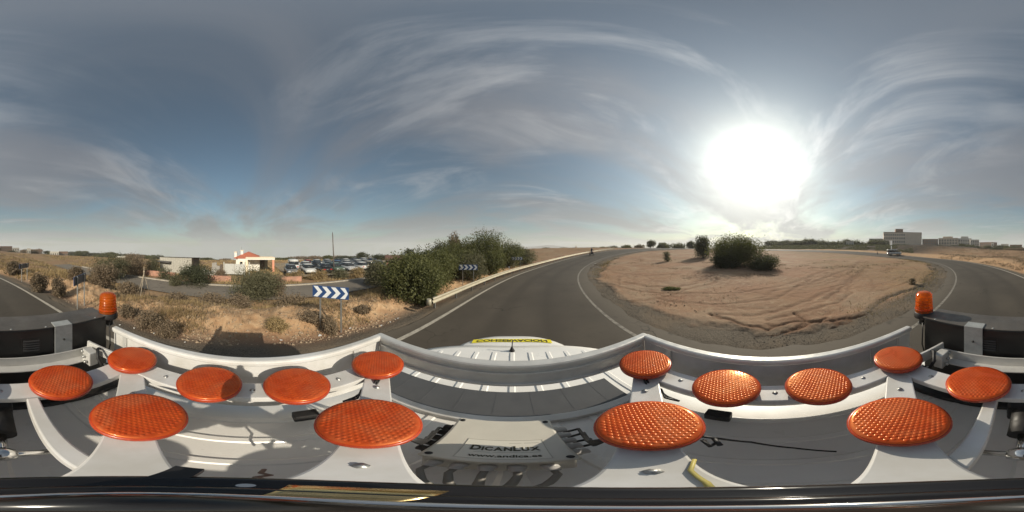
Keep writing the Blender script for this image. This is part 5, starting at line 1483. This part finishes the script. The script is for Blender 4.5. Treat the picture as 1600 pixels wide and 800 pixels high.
p = G(1397, 400.5, 0.0); ph = math.degrees(math.atan2(p.y - CY, CX - p.x))
make_car('van', CARC['white'], 'white van driving on the far side of the roundabout', 'van', None, (p.x, p.y, float(zbase(p.x, p.y)) + 0.005), R(90 + 90 - 20), 'white_van')

# road sign and bollards behind that van
p = at_px(1391, 62)
ts = thing('direction_sign', p, 'tall white sign panel on a post behind the white van', 'sign')
hsn = zat(376, 62) - p.z
MB().tube([(0, 0, -0.3), (0, 0, hsn)], 0.05, 8).build('post', STEEL, ts)
MB().box((-0.5, -0.6, hsn - 1.6), (0.45, -0.55, hsn)).build('panel', SIGNW, ts, bevel=0.03)
MB().box((-0.25, -0.6, hsn - 3.2), (0.2, -0.55, hsn - 1.9)).build('lower_panel', SIGNW, ts, bevel=0.03)
for q, (px, r) in enumerate(((1371, 58), (1407, 56))):
    p = at_px(px, r)
    t = thing('marker_post', p, ['dark marker post left of the white van', 'pale marker post right of the white van'][q], 'post', 'marker posts by the far road')
    MB().lathe([(0.12, -0.2), (0.12, 1.0), (0.08, 1.1), (0.02, 1.14)], n=10).build('post_body', BLACKP if q == 0 else SIGNW, t)
    MB().lathe([(0.123, 0.8), (0.123, 0.95)], n=10).build('band', SIGNW if q == 0 else REDL, t)
p = at_px(783, 18.5)
t = thing('reflector_post', ring_pt(24.5, 41.0, 0.0), 'small white reflector on the guardrail below the farthest chevron sign', 'reflector')
MB().box((-0.03, -0.03, 0.3), (0.03, 0.03, 0.72)).build('stem', STEEL, t)
MB().box((-0.07, -0.05, 0.66), (0.07, -0.031, 0.80)).build('plate', SIGNW, t, bevel=0.01)

# ------------------------------------------------------------------ motorcyclist ahead
p = G(915, 406, 0); p = ring_pt(math.degrees(math.atan2(p.y - CY, CX - p.x)), 38.2)
head = R(-63)
mo = thing('motorcycle', p, 'small dark motorcycle riding ahead on the bend', 'motorcycle', rz=head)
for y in (-0.68, 0.68):
    w = MB().lathe([(0.20, -0.05), (0.29, -0.06), (0.31, 0), (0.29, 0.06), (0.20, 0.05)], (0, y, 0.31), 20, axis='x').build('wheel', RUBBER, mo)
    MB().lathe([(0.02, -0.04), (0.20, -0.03), (0.20, 0.03), (0.02, 0.04)], (0, y, 0.31), 14, axis='x').build('rim', STEEL, w)
MB().box((-0.14, -0.35, 0.30), (0.14, 0.35, 0.68)).build('engine', BLACKP, mo, bevel=0.06)
MB().box((-0.15, -0.85, 0.72), (0.15, -0.05, 0.84)).build('seat', BLACKP, mo, bevel=0.04)
MB().box((-0.15, -0.05, 0.66), (0.15, 0.45, 0.98)).build('tank', CARC['red'], mo, bevel=0.08)
MB().tube([(0, 0.68, 0.31), (0, 0.42, 1.0)], 0.04, 8).build('fork', STEEL, mo)
MB().tube([(-0.36, 0.32, 1.05), (0, 0.42, 1.02), (0.36, 0.32, 1.05)], 0.02, 8).build('handlebar', BLACKP, mo)
MB().box((-0.06, -0.92, 0.70), (0.06, -0.86, 0.78)).build('tail_light', REDL, mo)
def skin_body(name, joints, edges, radii, mat, parent):
    me = bpy.data.meshes.new(name); me.from_pydata(joints, edges, []); o = link(name, me, mat, parent)
    bm = bmesh.new(); bm.from_mesh(me); lay = bm.verts.layers.skin.verify(); bm.verts.ensure_lookup_table()
    for v, r_ in zip(bm.verts, radii): v[lay].radius = (r_, r_)
    bm.verts[0][lay].use_root = True
    bm.to_mesh(me); bm.free()
    o.modifiers.new('skin', 'SKIN'); md = o.modifiers.new('sub', 'SUBSURF'); md.levels = 1; md.render_levels = 2
    return o
ri = thing('person', (p.x, p.y, p.z), 'rider in dark jacket leaning forward on the motorcycle', 'person', rz=head)
J = [(0, -.25, .93), (0, -.22, 1.15), (0, -.10, 1.38), (0, -.04, 1.50), (0, 0, 1.60), (0, .02, 1.72),
     (-.20, -.08, 1.40), (-.30, .08, 1.20), (-.33, .28, 1.10), (.20, -.08, 1.40), (.30, .08, 1.20), (.33, .28, 1.10),
     (-.12, -.22, .90), (-.24, .15, .80), (-.22, -.02, .40), (-.22, .14, .34), (.12, -.22, .90), (.24, .15, .80), (.22, -.02, .40), (.22, .14, .34)]
E_ = [(0, 1), (1, 2), (2, 3), (3, 4), (4, 5), (2, 6), (6, 7), (7, 8), (2, 9), (9, 10), (10, 11), (0, 12), (12, 13), (13, 14), (14, 15), (0, 16), (16, 17), (17, 18), (18, 19)]
skin_body('body', J, E_, [.15, .15, .16, .07, .10, .09, .08, .06, .04, .08, .06, .04, .10, .085, .055, .045, .10, .085, .055, .045], pbr('dark_clothing', (0.03, 0.03, 0.04), 0.8, var=0.2), ri)
MB().lathe([(0.05, 1.50), (0.115, 1.54), (0.135, 1.63), (0.125, 1.72), (0.08, 1.78), (0.01, 1.80)], (0, 0.01, 0), 16).build('helmet', pbr('helmet_shell', (0.25, 0.25, 0.26), 0.25), ri)

# ------------------------------------------------------------------ far buildings
WIN = pbr('window_dark', (0.15, 0.135, 0.12), 0.3)
def building(name, label, px0, px1, ytop, r, depth, mat, floors, cols, ybase=None, turn=0.0, group=None, trim=None, roofbox=None, winfrac=1.0):
    a0, a1 = azi(px0), azi(px1); am = (a0 + a1) / 2
    w = 2 * r * math.tan((a1 - a0) / 2); c = Vector((r * math.sin(am), r * math.cos(am), 0))
    zg = gz(c.x, c.y) - 1.0; h = zat(ytop, r) - zg
    t = thing(name, (c.x, c.y, zg), label, 'building', group, -am + R(turn))
    MB().box((-w / 2, 0, 0), (w / 2, depth, h)).build('wall', mat, t)
    MB().box((-w / 2 - .15, -.15, h), (w / 2 + .15, depth + .15, h + 0.45)).build('parapet', trim or mat, t)
    fh = h / (floors + 0.35); cw = w / cols
    if floors:
        wm = MB().box((-cw * 0.27, -0.02, -fh * 0.27), (cw * 0.27, 0.10, fh * 0.27)).mesh('window'); wm.materials.append(WIN)
        sm_ = MB().box((-cw * 0.31, -0.14, -fh * 0.34), (cw * 0.31, 0.02, -fh * 0.28)).mesh('sill'); sm_.materials.append(CONC)
        for f in range(floors):
            for k in range(int(cols * winfrac)):
                wn = link('window', wm, None, t, (-w / 2 + cw * (k + 0.5), -0.02, fh * (f + 0.7)))
                if cols < 9: link('sill', sm_, None, wn)
    if roofbox:
        x0_, x1_, hh_ = roofbox
        MB().box((w * x0_, depth * .2, h + 0.45), (w * x1_, depth * .6, h + 0.45 + hh_)).build('roof_house', trim or mat, t)
    return t
BEI = pbr('beige_render', (0.66, 0.54, 0.43), 0.85, var=0.1, vscale=.3)
TAN = pbr('tan_render', (0.60, 0.48, 0.36), 0.85, var=0.1, vscale=.3)
GRYB = pbr('pale_grey_render', (0.56, 0.52, 0.45), 0.85, var=0.1, vscale=.3)
BRK = pbr('red_brown_brick', (0.26, 0.17, 0.12), 0.9, var=0.2, vscale=.5)
WHB = pbr('bright_white_render', (0.72, 0.69, 0.60), 0.8)
building('large_building', 'large beige flat-roofed block on the right skyline behind the white van', 1381, 1441, 363.5, 150, 24, BEI, 4, 18, turn=8, trim=BRK, roofbox=(-0.18, 0.02, 3.4), winfrac=0.6)
FR = 'buildings right of the large beige block'
building('apartment_block', 'brown low block touching the right side of the large beige building', 1441, 1466, 374, 190, 12, BRK, 3, 6, group=FR)
building('apartment_block', 'tan apartment block with a bright left edge', 1466, 1496, 372.5, 200, 14, TAN, 3, 7, turn=-12, group=FR, roofbox=(-0.3, 0.2, 2))
building('apartment_block', 'wide pale grey apartment block in the middle of the right skyline', 1494, 1518, 373, 205, 14, GRYB, 3, 7, group=FR, roofbox=(-0.2, 0.3, 2.5))
building('apartment_block', 'pale apartment block just before the brown gabled row', 1516, 1530, 375, 200, 14, GRYB, 3, 4, turn=10, group=FR)
building('apartment_block', 'dark brown row of houses sloping down to the right', 1529, 1552, 379, 190, 14, BRK, 2, 6, turn=-25, group=FR)
building('apartment_block', 'small white tower near the right picture edge', 1549, 1553, 380, 185, 5, WHB, 2, 1, group=FR)
building('apartment_block', 'two tone cream house near the right picture edge', 1564, 1576, 382, 180, 8, WHB, 2, 3, group=FR)
building('apartment_block', 'dark house at the very right picture edge', 1578, 1597, 383, 180, 8, BRK, 2, 4, group=FR)
building('glass_hall', 'low pale green grey hall left of the large beige block', 1358, 1381, 373.5, 165, 14, pbr('green_grey_panels', (0.30, 0.32, 0.28), 0.6), 2, 5, group=FR)
building('white_house', 'low white house among the far trees left of the pale hall', 1322, 1334, 378, 100, 5, GRYB, 1, 3, group=FR)
FL = 'buildings on the far left skyline'
building('brick_row', 'dark brown house row at the far left picture edge', 0, 19, 385.5, 140, 10, BRK, 2, 6, group=FL)
building('cream_house', 'cream house beside the dark brown row at the far left', 19, 30, 388, 130, 8, WHB, 2, 3, group=FL)
building('white_block', 'small bright white block on the far left skyline', 42, 48, 389, 120, 5, WHB, 1, 2, group=FL)
building('brick_row', 'brown house row right of the bright white block', 48, 66, 390.5, 135, 8, BRK, 1, 5, group=FL)
building('beige_house', 'pale beige house in the middle of the far left skyline', 78, 92, 394, 130, 8, WHB, 1, 4, group=FL)
building('brick_row', 'brown house right of the pale beige house on the far left', 92, 106, 394, 132, 8, BRK, 1, 4, group=FL)
building('white_house', 'white house with low roof above the dry scrub, left of the shed', 182, 196, 402, 90, 6, WHB, 1, 3, group=FL)
building('warehouse', 'long pale warehouse behind the parked cars near the carport', 455, 475, 409, 72, 8, WHB, 1, 4, group=FL)
building('white_house', 'small white house behind the right end of the car park', 552, 562, 408, 75, 5, WHB, 1, 2, group=FL)

# distant hill line
hl = []
for k in range(60):
    px = 700 + 420 * k / 59
    hl.append((px, 386.5 - 3.2 * math.exp(-((px - 858) / 22) ** 2) - 1.5 * math.exp(-((px - 790) / 40) ** 2) - 1.0 * math.exp(-((px - 940) / 60) ** 2)))
vs = []; fs = []
for px, py in hl:
    a = azi(px)
    for r, z in ((1280, -20), (1360, zat(py, 1360)), (1480, -20)): vs.append((r * math.sin(a), r * math.cos(a), z))
for k in range(59):
    for b in (0, 1): fs.append((k * 3 + b, k * 3 + b + 1, k * 3 + b + 4, k * 3 + b + 3))
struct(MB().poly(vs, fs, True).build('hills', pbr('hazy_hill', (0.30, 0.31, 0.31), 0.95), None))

# ------------------------------------------------------------------ hazy air
HAZE = True
if HAZE:
    hm = bpy.data.materials.new('haze'); hm.use_nodes = True
    t = NT(hm.node_tree); t.n.clear()
    pv = t.add('ShaderNodeVolumePrincipled'); pv.inputs['Color'].default_value = (0.985, 0.985, 0.985, 1)
    pv.inputs['Density'].default_value = 0.00050; pv.inputs['Anisotropy'].default_value = 0.15
    oo = t.add('ShaderNodeOutputMaterial'); t.link(pv.outputs[0], oo.inputs['Volume'])
    hz = MB().box((-1620, -1620, -135), (1620, 1620, 62)).build('haze', hm, None)
    hz['kind'] = 'stuff'
    tag(hz, 'pale hazy air over the whole scene', 'haze')
